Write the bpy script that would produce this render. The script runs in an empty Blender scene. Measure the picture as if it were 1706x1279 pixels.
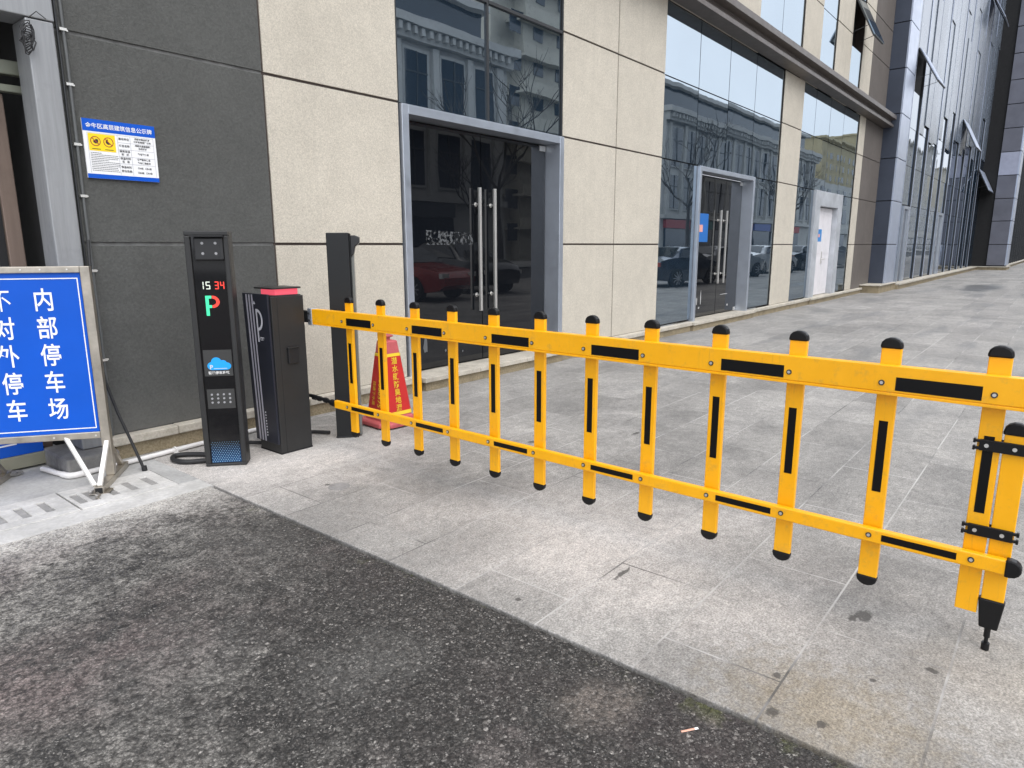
import bpy, bmesh, math, random
from mathutils import Vector, Matrix
random.seed(7)
R = math.radians
scene = bpy.context.scene
col = scene.collection

# ------------------------------------------------------------------ camera
EYE = 1.45
cam_d = bpy.data.cameras.new("camera"); cam = bpy.data.objects.new("camera", cam_d); col.objects.link(cam)
cam_d.sensor_fit = 'HORIZONTAL'; cam_d.sensor_width = 36.0; cam_d.lens = 23.72
cam_d.clip_start = 0.05; cam_d.clip_end = 3000
yaw, pitch, roll = R(39.2945), R(11.5222), R(-0.178)
fw = Vector((math.cos(yaw)*math.cos(pitch), math.sin(yaw)*math.cos(pitch), -math.sin(pitch)))
r0 = Vector((math.sin(yaw), -math.cos(yaw), 0)); u0 = r0.cross(fw)
rt = r0*math.cos(roll) + u0*math.sin(roll); up = -r0*math.sin(roll) + u0*math.cos(roll)
m = Matrix((rt, up, -fw)).transposed().to_4x4(); m.translation = (0, 0, EYE)
cam.matrix_world = m
scene.camera = cam

# ------------------------------------------------------------------ light
SUN_EL, SUN_AZ = R(58), R(-115)       # azimuth measured from +X towards +Y
SKY = 0.15; SUN = 0.6; EXPO = 0.08
w = bpy.data.worlds.new("World"); scene.world = w; w.use_nodes = True
nt = w.node_tree; nt.nodes.clear()
sky = nt.nodes.new('ShaderNodeTexSky'); sky.sky_type = 'NISHITA'; sky.sun_disc = False
sky.sun_elevation = SUN_EL; sky.sun_rotation = R(90) - SUN_AZ
sky.air_density = 1.0; sky.dust_density = 4.0; sky.ozone_density = 1.0
hsv = nt.nodes.new('ShaderNodeHueSaturation'); hsv.inputs['Saturation'].default_value = 0.24
tc = nt.nodes.new('ShaderNodeTexCoord'); ns = nt.nodes.new('ShaderNodeTexNoise')
ns.inputs['Scale'].default_value = 2.2; ns.inputs['Detail'].default_value = 5; ns.inputs['Roughness'].default_value = 0.55
mr = nt.nodes.new('ShaderNodeMapRange'); mr.inputs['From Min'].default_value = 0.3; mr.inputs['From Max'].default_value = 0.7
mr.inputs['To Min'].default_value = 1.9; mr.inputs['To Max'].default_value = 2.6
mul = nt.nodes.new('ShaderNodeVectorMath'); mul.operation = 'SCALE'
bg = nt.nodes.new('ShaderNodeBackground'); bg.inputs['Strength'].default_value = SKY
wo = nt.nodes.new('ShaderNodeOutputWorld')
nt.links.new(tc.outputs['Generated'], ns.inputs['Vector']); nt.links.new(ns.outputs[0], mr.inputs['Value'])
nt.links.new(sky.outputs[0], hsv.inputs['Color']); nt.links.new(hsv.outputs[0], mul.inputs[0])
ov = nt.nodes.new('ShaderNodeMix'); ov.data_type = 'RGBA'; ov.inputs[0].default_value = .62; ov.inputs[7].default_value = (6.0, 6.3, 6.9, 1)   # even cloud layer
nt.links.new(hsv.outputs[0], ov.inputs[6]); nt.links.new(ov.outputs[2], mul.inputs[0])
nt.links.new(mr.outputs[0], mul.inputs['Scale']); nt.links.new(mul.outputs[0], bg.inputs[0]); nt.links.new(bg.outputs[0], wo.inputs[0])
sun_d = bpy.data.lights.new("sun", 'SUN'); sun = bpy.data.objects.new("sun", sun_d); col.objects.link(sun)
sun_d.energy = SUN; sun_d.angle = R(50); sun_d.color = (1.0, 0.96, 0.9)
sd = Vector((math.cos(SUN_EL)*math.cos(SUN_AZ), math.cos(SUN_EL)*math.sin(SUN_AZ), math.sin(SUN_EL)))
sun.rotation_euler = sd.to_track_quat('Z', 'Y').to_euler()
scene.view_settings.view_transform = 'Standard'; scene.view_settings.look = 'None'
scene.view_settings.gamma = 1; scene.view_settings.exposure = EXPO
scene.render.engine = 'CYCLES'
scene.cycles.use_denoising = True
scene.cycles.max_bounces = 8; scene.cycles.glossy_bounces = 4; scene.cycles.diffuse_bounces = 3
scene.cycles.sample_clamp_indirect = 6

# ------------------------------------------------------------------ node helper
class N:
    def __init__(s, name):
        s.m = bpy.data.materials.new(name); s.m.use_nodes = True; s.t = s.m.node_tree; s.t.nodes.clear()
        s.out = s.t.nodes.new('ShaderNodeOutputMaterial'); s.tc = s.t.nodes.new('ShaderNodeTexCoord')
        s.geo = s.t.nodes.new('ShaderNodeNewGeometry')
        s.pos = s.geo.outputs['Position']; s.obj = s.tc.outputs['Object']
    def node(s, typ, ins=None, **kw):
        n = s.t.nodes.new(typ)
        for k, v in kw.items(): setattr(n, k, v)
        for k, v in (ins or {}).items(): s.put(n.inputs[k], v)
        return n
    def put(s, sock, v):
        if isinstance(v, bpy.types.NodeSocket): s.t.links.new(v, sock)
        elif isinstance(v, (tuple, list)) and sock.type == 'RGBA' and len(v) == 3: sock.default_value = (*v, 1)
        else: sock.default_value = v
    def mapv(s, vec, scale=(1, 1, 1), loc=(0, 0, 0), rot=(0, 0, 0)):
        return s.node('ShaderNodeMapping', {'Vector': vec, 'Scale': scale, 'Location': loc, 'Rotation': rot}).outputs[0]
    def noise(s, scale, detail=3, rough=.5, vec=None, dist=0):
        return s.node('ShaderNodeTexNoise', {'Vector': vec or s.pos, 'Scale': scale, 'Detail': detail, 'Roughness': rough, 'Distortion': dist}).outputs[0]
    def vor(s, scale, vec=None, feature='F1'):
        return s.node('ShaderNodeTexVoronoi', {'Vector': vec or s.pos, 'Scale': scale}, feature=feature)
    def rng(s, v, a, b, c=0., d=1.):
        return s.node('ShaderNodeMapRange', {'Value': v, 'From Min': a, 'From Max': b, 'To Min': c, 'To Max': d}).outputs[0]
    def math(s, op, a, b=0.):
        n = s.node('ShaderNodeMath', operation=op); s.put(n.inputs[0], a); s.put(n.inputs[1], b); return n.outputs[0]
    def mix(s, f, a, b, blend='MIX'):
        n = s.node('ShaderNodeMix', data_type='RGBA', blend_type=blend)
        s.put(n.inputs[0], f); s.put(n.inputs[6], a); s.put(n.inputs[7], b); return n.outputs[2]
    def ramp(s, f, stops):
        n = s.node('ShaderNodeValToRGB', {'Fac': f}); e = n.color_ramp.elements
        while len(e) < len(stops): e.new(0.5)
        for q, (p, c) in zip(e, stops): q.position = p; q.color = (*c, 1) if len(c) == 3 else c
        return n.outputs[0]
    def sep(s, v):
        return s.node('ShaderNodeSeparateXYZ', {0: v}).outputs
    def blob(s, x, y, rx, ry, noise=None, amt=.5, soft=.5):
        # 1 inside an uneven spot on the ground
        v = s.mapv(s.pos, (1/rx, 1/ry, 0), (-x/rx, -y/ry, 0))
        l = s.node('ShaderNodeVectorMath', {0: v}, operation='LENGTH').outputs['Value']
        if noise is not None: l = s.math('ADD', l, s.rng(noise, .2, .8, -amt, amt))
        return s.rng(l, 1.0, 1.0 - soft, 0., 1.)
    def bump(s, h, strength=.3, dist=.01, normal=None):
        n = s.node('ShaderNodeBump', {'Height': h, 'Strength': strength, 'Distance': dist})
        if normal is not None: s.put(n.inputs['Normal'], normal)
        return n.outputs[0]
    def pbr(s, **kw):
        p = s.node('ShaderNodeBsdfPrincipled')
        for k, v in kw.items(): s.put(p.inputs[k.replace('_', ' ')], v)
        s.t.links.new(p.outputs[0], s.out.inputs[0]); s.p = p; return s.m

def simple(name, c, rough=.5, metal=0., var=.10, scale=4., bump=0., bscale=200., emit=0., spec=.5, rvar=.06, coat=0.):
    n = N(name)
    f = n.rng(n.noise(scale, 5, .6, n.obj), .25, .75)
    lo = tuple(max(0, q*(1-var)) for q in c); hi = tuple(min(1, q*(1+var)) for q in c)
    kw = dict(Base_Color=n.mix(f, lo, hi), Metallic=metal, Specular_IOR_Level=spec,
              Roughness=n.rng(n.noise(scale*2.7, 4, .6, n.obj), .25, .75, max(0.02, rough-rvar), min(1, rough+rvar)))
    if bump: kw['Normal'] = n.bump(n.noise(bscale, 3, .6, n.obj), bump, .004)
    if coat: kw['Coat_Weight'] = coat
    if emit: kw['Emission_Color'] = c; kw['Emission_Strength'] = emit
    return n.pbr(**kw)

# ------------------------------------------------------------------ mesh builder
class B:
    def __init__(s): s.v = []; s.f = []; s.mi = []
    def add(s, vs, fs, m=0):
        o = len(s.v); s.v += [tuple(q) for q in vs]; s.f += [tuple(i+o for i in f) for f in fs]; s.mi += [m]*len(fs); return s
    def box(s, x0, x1, y0, y1, z0, z1, m=0):
        vs = [(x, y, z) for z in (z0, z1) for y in (y0, y1) for x in (x0, x1)]
        return s.add(vs, [(0, 2, 3, 1), (4, 5, 7, 6), (0, 1, 5, 4), (2, 6, 7, 3), (0, 4, 6, 2), (1, 3, 7, 5)], m)
    def obox(s, c, ax, ay, az, hx, hy, hz, m=0):
        c, ax, ay, az = map(Vector, (c, ax, ay, az))
        vs = [c + ax*hx*i + ay*hy*j + az*hz*k for k in (-1, 1) for j in (-1, 1) for i in (-1, 1)]
        return s.add(vs, [(0, 2, 3, 1), (4, 5, 7, 6), (0, 1, 5, 4), (2, 6, 7, 3), (0, 4, 6, 2), (1, 3, 7, 5)], m)
    def bar(s, a, b, wx, wz, m=0):
        a, b = Vector(a), Vector(b); d = (b-a).normalized()
        side = d.cross(Vector((0, 0, 1)))
        if side.length < 1e-4: side = Vector((1, 0, 0))
        side.normalize(); u = side.cross(d)
        return s.obox((a+b)/2, d, side, u, (b-a).length/2, wx/2, wz/2, m)
    def prism(s, pts, fn, m=0):
        # pts: 2D outline (ccw); fn(u,v,w) -> 3D with w in 0..1
        n = len(pts); vs = [fn(u, v, 0) for u, v in pts] + [fn(u, v, 1) for u, v in pts]
        fs = [tuple(range(n))[::-1], tuple(range(n, 2*n))] + [(i, (i+1) % n, n+(i+1) % n, n+i) for i in range(n)]
        return s.add(vs, fs, m)
    def tube(s, path, r, n=10, m=0, caps=True):
        path = [Vector(p) for p in path]; rs = r if isinstance(r, (list, tuple)) else [r]*len(path)
        rings = []; ref = None
        for i, p in enumerate(path):
            d = (path[min(i+1, len(path)-1)] - path[max(i-1, 0)]).normalized()
            if ref is None:
                ref = d.cross(Vector((0, 0, 1)))
                if ref.length < 1e-3: ref = d.cross(Vector((1, 0, 0)))
            ref = (ref - d*ref.dot(d)).normalized(); q = d.cross(ref)
            rings.append([p + (ref*math.cos(2*math.pi*k/n) + q*math.sin(2*math.pi*k/n))*rs[i] for k in range(n)])
        vs = [v for r_ in rings for v in r_]; fs = []
        for i in range(len(path)-1):
            for k in range(n):
                fs.append((i*n+k, i*n+(k+1) % n, (i+1)*n+(k+1) % n, (i+1)*n+k))
        if caps: fs += [tuple(range(n))[::-1], tuple((len(path)-1)*n+k for k in range(n))]
        return s.add(vs, fs, m)
    def cyl(s, a, b, r, n=16, m=0): return s.tube([a, b], r, n, m)
    def loft(s, rings, m=0, caps=True):
        n = len(rings[0]); vs = [v for r_ in rings for v in r_]; fs = []
        for i in range(len(rings)-1):
            for k in range(n): fs.append((i*n+k, i*n+(k+1) % n, (i+1)*n+(k+1) % n, (i+1)*n+k))
        if caps: fs += [tuple(range(n))[::-1], tuple((len(rings)-1)*n+k for k in range(n))]
        return s.add(vs, fs, m)

def root_loc(p):
    while p.parent: p = p.parent
    return p.location.copy()
def obj(name, b, mats, parent=None, local=False, bevel=0, smooth=False, label=None, seg=2):
    mats = mats if isinstance(mats, (list, tuple)) else [mats]
    me = bpy.data.meshes.new(name)
    off = root_loc(parent) if (parent is not None and not local) else Vector((0, 0, 0))
    me.from_pydata([tuple(Vector(v)-off) for v in b.v], [], b.f)
    for q in mats: me.materials.append(q)
    me.polygons.foreach_set('material_index', b.mi)
    bm = bmesh.new(); bm.from_mesh(me); bmesh.ops.recalc_face_normals(bm, faces=bm.faces[:]); bm.to_mesh(me); bm.free()
    if smooth:
        me.polygons.foreach_set('use_smooth', [True]*len(me.polygons))
        try: me.set_sharp_from_angle(angle=R(40))
        except Exception: pass
    o = bpy.data.objects.new(name, me); col.objects.link(o)
    if parent is not None: o.parent = parent
    if bevel:
        md = o.modifiers.new('bevel', 'BEVEL'); md.width = bevel; md.segments = seg; md.limit_method = 'ANGLE'; md.angle_limit = R(40)
    if label: o['label'] = label
    return o
def tag(o, label=None, cat=None, group=None, kind=None):
    if label: o['label'] = label
    if cat: o['category'] = cat
    if group: o['group'] = group
    if kind: o['kind'] = kind
    return o
def thing(name, label, cat, loc=(0, 0, 0), rz=0, group=None):
    o = bpy.data.objects.new(name, None); col.objects.link(o); o.empty_display_size = .1
    o.location = loc; o.rotation_euler = (0, 0, rz)
    return tag(o, label, cat, group)
KIDS = {}
def dup(o, parent=None, loc=None, rz=None):
    c = o.copy(); col.objects.link(c)
    if parent is not None: c.parent = parent
    if loc is not None: c.location = loc
    if rz is not None: c.rotation_euler = (0, 0, rz)
    for ch in [q for q in scene.objects if q.parent == o]: dup(ch, c)
    return c
def text_b(body, size, fn, bold=0., depth=.0006, ax='CENTER', ay='CENTER', sx=1., spacing=1.):
    cu = bpy.data.curves.new('t', 'FONT'); cu.body = body; cu.size = size; cu.align_x = ax; cu.align_y = ay
    cu.offset = bold; cu.resolution_u = 3; cu.space_character = spacing; cu.fill_mode = 'FRONT'
    o = bpy.data.objects.new('t', cu); col.objects.link(o)
    dg = bpy.context.evaluated_depsgraph_get(); me = bpy.data.meshes.new_from_object(o.evaluated_get(dg))
    vs = [(v.co.x*sx, v.co.y) for v in me.vertices]; fs = [tuple(p.vertices) for p in me.polygons]
    bpy.data.objects.remove(o); bpy.data.curves.remove(cu); bpy.data.meshes.remove(me)
    return [fn(x, y) for x, y in vs], fs
def seg_digit(b, ch, u, v, w_, h_, t, fn, m=0):
    S = {'1': 'bc', '5': 'afgcd', '3': 'abgcd', '4': 'fgbc'}[ch]; g = t*.25
    def q(a0, a1, b0, b1): b.add([fn(a0, b0), fn(a1, b0), fn(a1, b1), fn(a0, b1)], [(0, 1, 2, 3)], m)
    for s in S:
        if s == 'a': q(u+g, u+w_-g, v+h_-t, v+h_)
        if s == 'g': q(u+g, u+w_-g, v+h_/2-t/2, v+h_/2+t/2)
        if s == 'd': q(u+g, u+w_-g, v, v+t)
        if s == 'f': q(u, u+t, v+h_/2+g, v+h_-g)
        if s == 'b': q(u+w_-t, u+w_, v+h_/2+g, v+h_-g)
        if s == 'c': q(u+w_-t, u+w_, v+g, v+h_/2-g)
        if s == 'e': q(u, u+t, v+g, v+h_/2-g)

# ------------------------------------------------------------------ materials: ground
def mat_pavement():
    n = N('granite_paving')
    big = n.noise(.55, 6, .62); mid = n.noise(2.3, 7, .68, dist=.4); fine = n.noise(16, 6, .7); grit = n.noise(120, 3, .75)
    br = n.node('ShaderNodeTexBrick', {'Vector': n.mapv(n.pos, (1, 1, 1), (-.42, -.154, 0)), 'Color1': (.0, .0, .0), 'Color2': (1, 1, 1),
                'Mortar': (.5, .5, .5), 'Scale': 1.0, 'Mortar Size': .0045, 'Mortar Smooth': .3, 'Brick Width': .866, 'Row Height': .433}, offset=.5)
    c = n.ramp(mid, [(.28, (.180, .177, .173)), (.45, (.232, .229, .224)), (.58, (.278, .274, .267)), (.75, (.36, .353, .342))])
    slab = n.rng(br.outputs['Color'], 0, 1, .84, 1.12)
    c = n.mix(1., c, n.node('ShaderNodeCombineColor', {0: slab, 1: slab, 2: slab}).outputs[0], 'MULTIPLY')
    # pale cement dust, worn into clouds
    dust = n.math('MULTIPLY', n.rng(big, .42, .66), n.rng(fine, .3, .7, .5, 1.))
    c = n.mix(n.math('MULTIPLY', dust, .34), c, (.44, .43, .415))
    for x, y, rx, ry, a in [(2.75, 1.7, .9, 1.1, .75), (2.5, 4.0, 1.2, .9, .95), (2.45, 2.6, .5, .6, .25), (2.5, .8, .35, .5, .4), (3.4, 1.3, .9, .4, .3), (2.1, 4.5, .7, .5, .8)]:
        c = n.mix(n.math('MULTIPLY', n.blob(x, y, rx, ry, mid, .75, .9), a), c, (.54, .52, .505))
    # grey-brown grime
    for x, y, rx, ry, a in [(3.0, 2.75, .55, .45, .5), (2.35, 2.2, .4, .3, .35), (4.2, 2.2, 1.2, .5, .35), (3.0, .55, .6, .4, .3)]:
        c = n.mix(n.math('MULTIPLY', n.blob(x, y, rx, ry, mid, .8, .8), a), c, (.13, .128, .125))
    c = n.mix(n.math('MULTIPLY', n.blob(2.1, .42, .34, .45, fine, .7, .9), .6), c, (.30, .255, .185))
    c = n.mix(n.math('MULTIPLY', n.blob(2.6, -.1, .5, .5, mid, .7, .9), .35), c, (.32, .28, .22))
    sp = n.rng(grit, .36, .64, .62, 1.34); sp2 = n.rng(n.noise(320, 2, .6), .35, .65, .86, 1.12)
    s3 = n.math('MULTIPLY', sp, sp2); s3 = n.math('MULTIPLY', s3, n.rng(fine, .3, .7, .80, 1.2)); s3 = n.math('MULTIPLY', s3, n.rng(n.noise(48, 5, .75), .34, .66, .78, 1.2))
    c = n.mix(1., c, n.node('ShaderNodeCombineColor', {0: s3, 1: s3, 2: s3}).outputs[0], 'MULTIPLY')
    # slab joints: some full of pale dust, some dark, some closed up
    c = n.mix(1., c, (1.0, .972, .935), 'MULTIPLY'); jn = n.noise(1.1, 4, .6); jf = n.math('MULTIPLY', br.outputs['Fac'], n.rng(n.noise(2.1, 3, .6, n.mapv(n.pos, (1, 1, 1), (7, 3, 0))), .40, .62, .42, .9))
    c = n.mix(jf, c, n.mix(n.rng(jn, .40, .52), (.075, .072, .07), (.46, .445, .425)))
    for x, y, rx, ry in [(2.79, .47, .055, .035), (2.74, .50, .028, .02), (2.50, 1.40, .085, .014), (1.985, .56, .03, .022), (2.02, .42, .022, .02), (2.18, .61, .02, .016),
                         (2.02, 1.62, .016, .016), (2.36, 3.42, .02, .02), (4.6, 2.5, .06, .02), (3.9, 3.0, .04, .03), (2.55, .2, .02, .02), (2.36, .35, .014, .012), (5.0, 3.7, .03, .02)]:
        c = n.mix(n.math('MULTIPLY', n.blob(x, y, rx, ry, n.noise(45, 3, .6), .6, .35), .8), c, (.05, .046, .042))
    wet = n.blob(28.5, 2.3, 3.2, .7, n.noise(.9, 4, .6), .5, .45)
    c = n.mix(n.math('MULTIPLY', wet, .75), c, (.055, .058, .06))
    wet2 = n.math('MULTIPLY', n.rng(n.noise(1.0, 5, .65, n.mapv(n.pos, (.35, 1.6, 1))), .52, .66), n.rng(n.sep(n.pos)[0], 4.5, 9, 0, .55))
    c = n.mix(wet2, c, (.14, .142, .145))
    h = n.math('SUBTRACT', n.math('ADD', n.math('MULTIPLY', grit, .6), fine), n.math('MULTIPLY', br.outputs['Fac'], 1.2))
    rough = n.math('SUBTRACT', n.rng(mid, .3, .7, .62, .86), n.math('MULTIPLY', wet, .35))
    return n.pbr(Base_Color=c, Roughness=rough, Specular_IOR_Level=.35, Normal=n.bump(h, .28, .004))
def mat_asphalt():
    n = N('worn_asphalt')
    big = n.noise(.9, 6, .65, dist=.3); mid = n.noise(3.6, 7, .7, dist=.5); fine = n.noise(24, 6, .82)
    wv = n.node('ShaderNodeVectorMath', {0: n.pos, 1: n.node('ShaderNodeVectorMath', {0: n.node('ShaderNodeTexNoise', {'Vector': n.pos, 'Scale': 90.}).outputs[1], 'Scale': .012}, operation='SCALE').outputs[0]}, operation='ADD').outputs[0]
    v1 = n.vor(88, wv); v2 = n.vor(200, wv)
    cellr = n.sep(v1.outputs['Color'])[0]; cell2 = n.sep(v2.outputs['Color'])[1]
    stone = n.ramp(cellr, [(0, (.016, .0155, .015)), (.45, (.030, .029, .028)), (.78, (.058, .055, .053)), (.94, (.11, .105, .10)), (1, (.28, .27, .26))])
    st2 = n.ramp(cell2, [(0, (.012, .012, .012)), (.6, (.034, .033, .032)), (.9, (.10, .098, .095)), (1, (.30, .29, .28))])
    c = n.mix(n.rng(fine, .42, .58), stone, st2)
    x, y, z = n.sep(n.pos)
    # where dust has settled: most to the left and by the kerb, least along the right edge
    lean = n.math('ADD', n.rng(x, .2, 1.70, .44, -.34), n.rng(y, 2.5, 3.9, 0., .46))
    p2 = n.noise(9, 8, .78, dist=.3)
    dm = n.math('ADD', n.math('MULTIPLY', n.rng(big, .34, .66), .50), n.math('MULTIPLY', n.rng(mid, .34, .66), .38))
    dm = n.math('ADD', dm, n.rng(p2, .32, .68, -.28, .42))
    dm = n.rng(n.math('ADD', dm, lean), .36, .98)
    dm = n.math('MULTIPLY', dm, n.rng(fine, .40, .57, .10, 1.))
    dm = n.math('MULTIPLY', dm, n.rng(v1.outputs['Distance'], .25, .75, 1.05, .65))
    tint = n.rng(n.noise(.8, 3, .5, n.mapv(n.pos, (1, 1, 1), (3, 9, 0))), .45, .62)
    dustc = n.mix(tint, (.31, .302, .288), (.30, .252, .246))
    c = n.mix(n.math('MULTIPLY', dm, .86), c, dustc)
    c = n.mix(n.math('MULTIPLY', tint, n.rng(mid, .4, .7, .0, .4)), c, (.075, .055, .058))
    for bx, by, rx, ry, a, cc in [(1.68, 1.0, .14, .16, .6, (.23, .20, .18)), (1.35, 1.75, .34, .30, .28, (.22, .22, .215)), (1.6, 2.9, .4, .5, .35, (.17, .165, .16)), (.9, 2.3, .4, .35, .2, (.25, .245, .24))]:
        c = n.mix(n.math('MULTIPLY', n.math('MULTIPLY', n.blob(bx, by, rx, ry, mid, .8, .8), n.rng(fine, .35, .6)), a), c, cc)
    # cement washed over the kerb side
    cem = n.rng(n.math('ADD', y, n.math('ADD', n.rng(mid, .2, .8, -.22, .22), n.rng(fine, .3, .7, -.1, .1))), 3.55, 4.03)
    c = n.mix(n.math('MULTIPLY', cem, .9), c, (.54, .53, .51))
    # moss along the slab edge
    ms = n.math('MULTIPLY', n.rng(x, 1.80, 1.885), n.rng(n.noise(4.5, 5, .7), .55, .64))
    c = n.mix(n.math('MULTIPLY', ms, .75), c, (.060, .068, .022))
    g = n.math('MULTIPLY', n.rng(n.noise(230, 3, .7), .36, .64, .58, 1.45), n.rng(v1.outputs['Distance'], .40, .85, 1.08, .55))
    c = n.mix(1., c, n.node('ShaderNodeCombineColor', {0: g, 1: g, 2: g}).outputs[0], 'MULTIPLY')
    c = n.mix(1., c, (1.03, 1., .955), 'MULTIPLY')
    h = n.math('SUBTRACT', n.math('MULTIPLY', fine, .6), n.math('MULTIPLY', v1.outputs['Distance'], 1.0))
    return n.pbr(Base_Color=c, Roughness=n.rng(mid, .3, .7, .68, .92), Specular_IOR_Level=.4, Normal=n.bump(h, .75, .006))
def mat_concrete(name, lo, hi, scale=3., dusty=None, bs=.25):
    n = N(name); mid = n.noise(scale, 7, .68, dist=.3); fine = n.noise(40, 5, .7)
    c = n.mix(n.rng(mid, .3, .7), lo, hi)
    g = n.rng(fine, .3, .7, .86, 1.12); c = n.mix(1., c, n.node('ShaderNodeCombineColor', {0: g, 1: g, 2: g}).outputs[0], 'MULTIPLY')
    st = n.math('MULTIPLY', n.rng(n.noise(1.7, 6, .7, n.mapv(n.pos, (1, 1, 1), (4, 4, 2))), .55, .7), .5)
    c = n.mix(st, c, tuple(q*.6 for q in lo))
    return n.pbr(Base_Color=c, Roughness=n.rng(mid, .3, .7, .7, .92), Specular_IOR_Level=.3, Normal=n.bump(n.math('ADD', fine, mid), bs, .004))
def mat_stucco(name, c0, bump=.6, scale=95., var=.10, grain=(.85, 1.1)):
    n = N(name); big = n.noise(.8, 5, .6); mid = n.noise(5, 6, .6); g1 = n.noise(scale, 4, .7); g2 = n.noise(scale*2.4, 2, .6)
    c = n.mix(n.rng(big, .3, .7), tuple(q*(1-var) for q in c0), tuple(min(1, q*(1+var)) for q in c0))
    g = n.math('MULTIPLY', n.rng(g1, .32, .68, grain[0], grain[1]), n.rng(mid, .3, .7, .95, 1.05))
    c = n.mix(1., c, n.node('ShaderNodeCombineColor', {0: g, 1: g, 2: g}).outputs[0], 'MULTIPLY')
    # rain streaks and splashed dirt near the base
    x, y, z = n.sep(n.pos)
    stv = n.noise(1., 5, .6, n.mapv(n.pos, (7, 7, .25)))
    c = n.mix(n.math('MULTIPLY', n.rng(stv, .55, .75), .14), c, tuple(q*.55 for q in c0))
    low = n.math('MULTIPLY', n.rng(n.math('ADD', z, n.rng(mid, .3, .7, -.12, .12)), .5, .15), .35)
    c = n.mix(low, c, tuple(.6*q+.4*v for q, v in zip(c0, (.33, .31, .28))))
    return n.pbr(Base_Color=c, Roughness=.85, Specular_IOR_Level=.25, Normal=n.bump(n.math('ADD', g1, n.math('MULTIPLY', g2, .4)), bump, .006))
def mat_glass(name, base, ior, tint=(.86, .93, 1.0), wav=.006, rough=.006):
    n = N(name)
    wv = n.noise(.75, 2, .5); wv2 = n.noise(2.6, 1, .5, n.mapv(n.pos, (1, 1, .5)))
    dirt = n.rng(n.noise(2.2, 6, .7, n.mapv(n.pos, (1.5, 1.5, .5))), .5, .8)
    bm_ = n.bump(n.math('ADD', wv, n.math('MULTIPLY', wv2, .25)), wav, .25)
    return n.pbr(Base_Color=n.mix(n.math('MULTIPLY', dirt, .25), base, tuple(q*1.5+.01 for q in base)), IOR=ior, Specular_Tint=(*tint, 1),
                 Roughness=n.math('ADD', n.math('MULTIPLY', dirt, .05), rough), Normal=bm_)
M_pave = mat_pavement(); M_asph = mat_asphalt()
M_apron = mat_concrete('apron_concrete', (.32, .315, .305), (.47, .465, .45))
M_drain = mat_concrete('pale_concrete', (.40, .39, .37), (.60, .585, .56), 3.5)
M_block = mat_concrete('rough_block', (.13, .125, .12), (.25, .245, .235), 9, bs=.8)
M_road = mat_concrete('street_asphalt', (.05, .05, .05), (.075, .075, .073))
M_earth = mat_concrete('far_ground', (.16, .16, .15), (.24, .24, .23), .2)
M_beige = mat_stucco('beige_stucco', (.55, .505, .425), .7, 110, .06, (.74, 1.18))
M_dark = mat_stucco('charcoal_stucco', (.088, .089, .084), .8, 70, .10, (.82, 1.18))
M_taupe = mat_stucco('taupe_cladding', (.13, .115, .105), .1)
M_joint = simple('joint_dark', (.055, .042, .036), .9)
M_jgrey = simple('joint_grey', (.15, .15, .145), .9, scale=9, var=.5)
def mat_granite(name, a, b):
    n = N(name); s = n.vor(120); f = n.noise(60, 4, .7); mid = n.noise(4, 6, .7)
    c = n.mix(n.rng(f, .35, .65), a, b)
    c = n.mix(n.math('MULTIPLY', n.rng(mid, .45, .7), .55), c, tuple(q*.45 for q in a))
    return n.pbr(Base_Color=c, Roughness=.75, Normal=n.bump(n.math('ADD', f, mid), .35, .004))
M_ledge = mat_granite('cream_ledge_stone', (.42, .38, .31), (.54, .50, .43))
M_plinth = mat_granite('yellow_granite', (.21, .165, .095), (.36, .30, .20))
M_glass = mat_glass('tinted_facade_glass', (.014, .024, .036), 4.6, (.82, .92, 1.0))
M_glassd = mat_glass('dark_door_glass', (.006, .007, .009), 1.55, (1, 1, 1), .008)
M_glassb = mat_glass('blue_facade_glass', (.008, .020, .036), 3.0, (.84, .92, 1.0), .02)
M_alu = simple('brushed_aluminium', (.49, .535, .605), .38, .75, .10, 3, rvar=.1)
M_alud = simple('dark_aluminium', (.045, .047, .05), .45, .4)
M_steel = simple('stainless', (.72, .71, .68), .42, .85, .06, 1.5, rvar=.03)
M_stdirty = simple('dull_stainless', (.46, .42, .36), .38, .9, .25, 10)
M_channel = simple('brown_steel_channel', (.125, .108, .098), .45, .25, .15, 3)
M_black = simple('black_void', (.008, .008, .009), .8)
def mat_brush(name, c, rough=.5):
    n = N(name); st = n.noise(30, 4, .7, n.mapv(n.obj, (1, 1, .06))); d = n.noise(2.5, 6, .7, n.obj)
    k = n.mix(n.rng(st, .3, .7), tuple(q*.88 for q in c), tuple(q*1.12 for q in c))
    k = n.mix(n.math('MULTIPLY', n.rng(d, .55, .75), .35), k, tuple(q*.5 for q in c))
    return n.pbr(Base_Color=k, Metallic=.35, Roughness=n.rng(d, .3, .7, rough-.1, rough+.15))
M_post = mat_brush('grey_post_paint', (.285, .292, .30))
M_bluep = simple('blue_grey_metal_panel', (.055, .066, .092), .42, .35, .18, 1.3)
M_bluel = simple('pale_panel_and_sheen', (.42, .47, .58), .35, .5, .08, 2)  # pale panels; also paints sky sheen on pier front and fin edges
M_slate = simple('slate_panel', (.165, .195, .240), .26, .1, .06, .6, rvar=.03)
M_slate2 = simple('slate_panel_deep', (.115, .140, .180), .26, .1, .06, .6, rvar=.03)
M_panelg = simple('grey_violet_panel', (.13, .135, .165), .5, .3, .2, 1.)
M_white = simple('white_paint', (.74, .74, .72), .5, var=.06)
M_lila = simple('white_door_paint', (.70, .68, .70), .5, var=.07)

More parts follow.
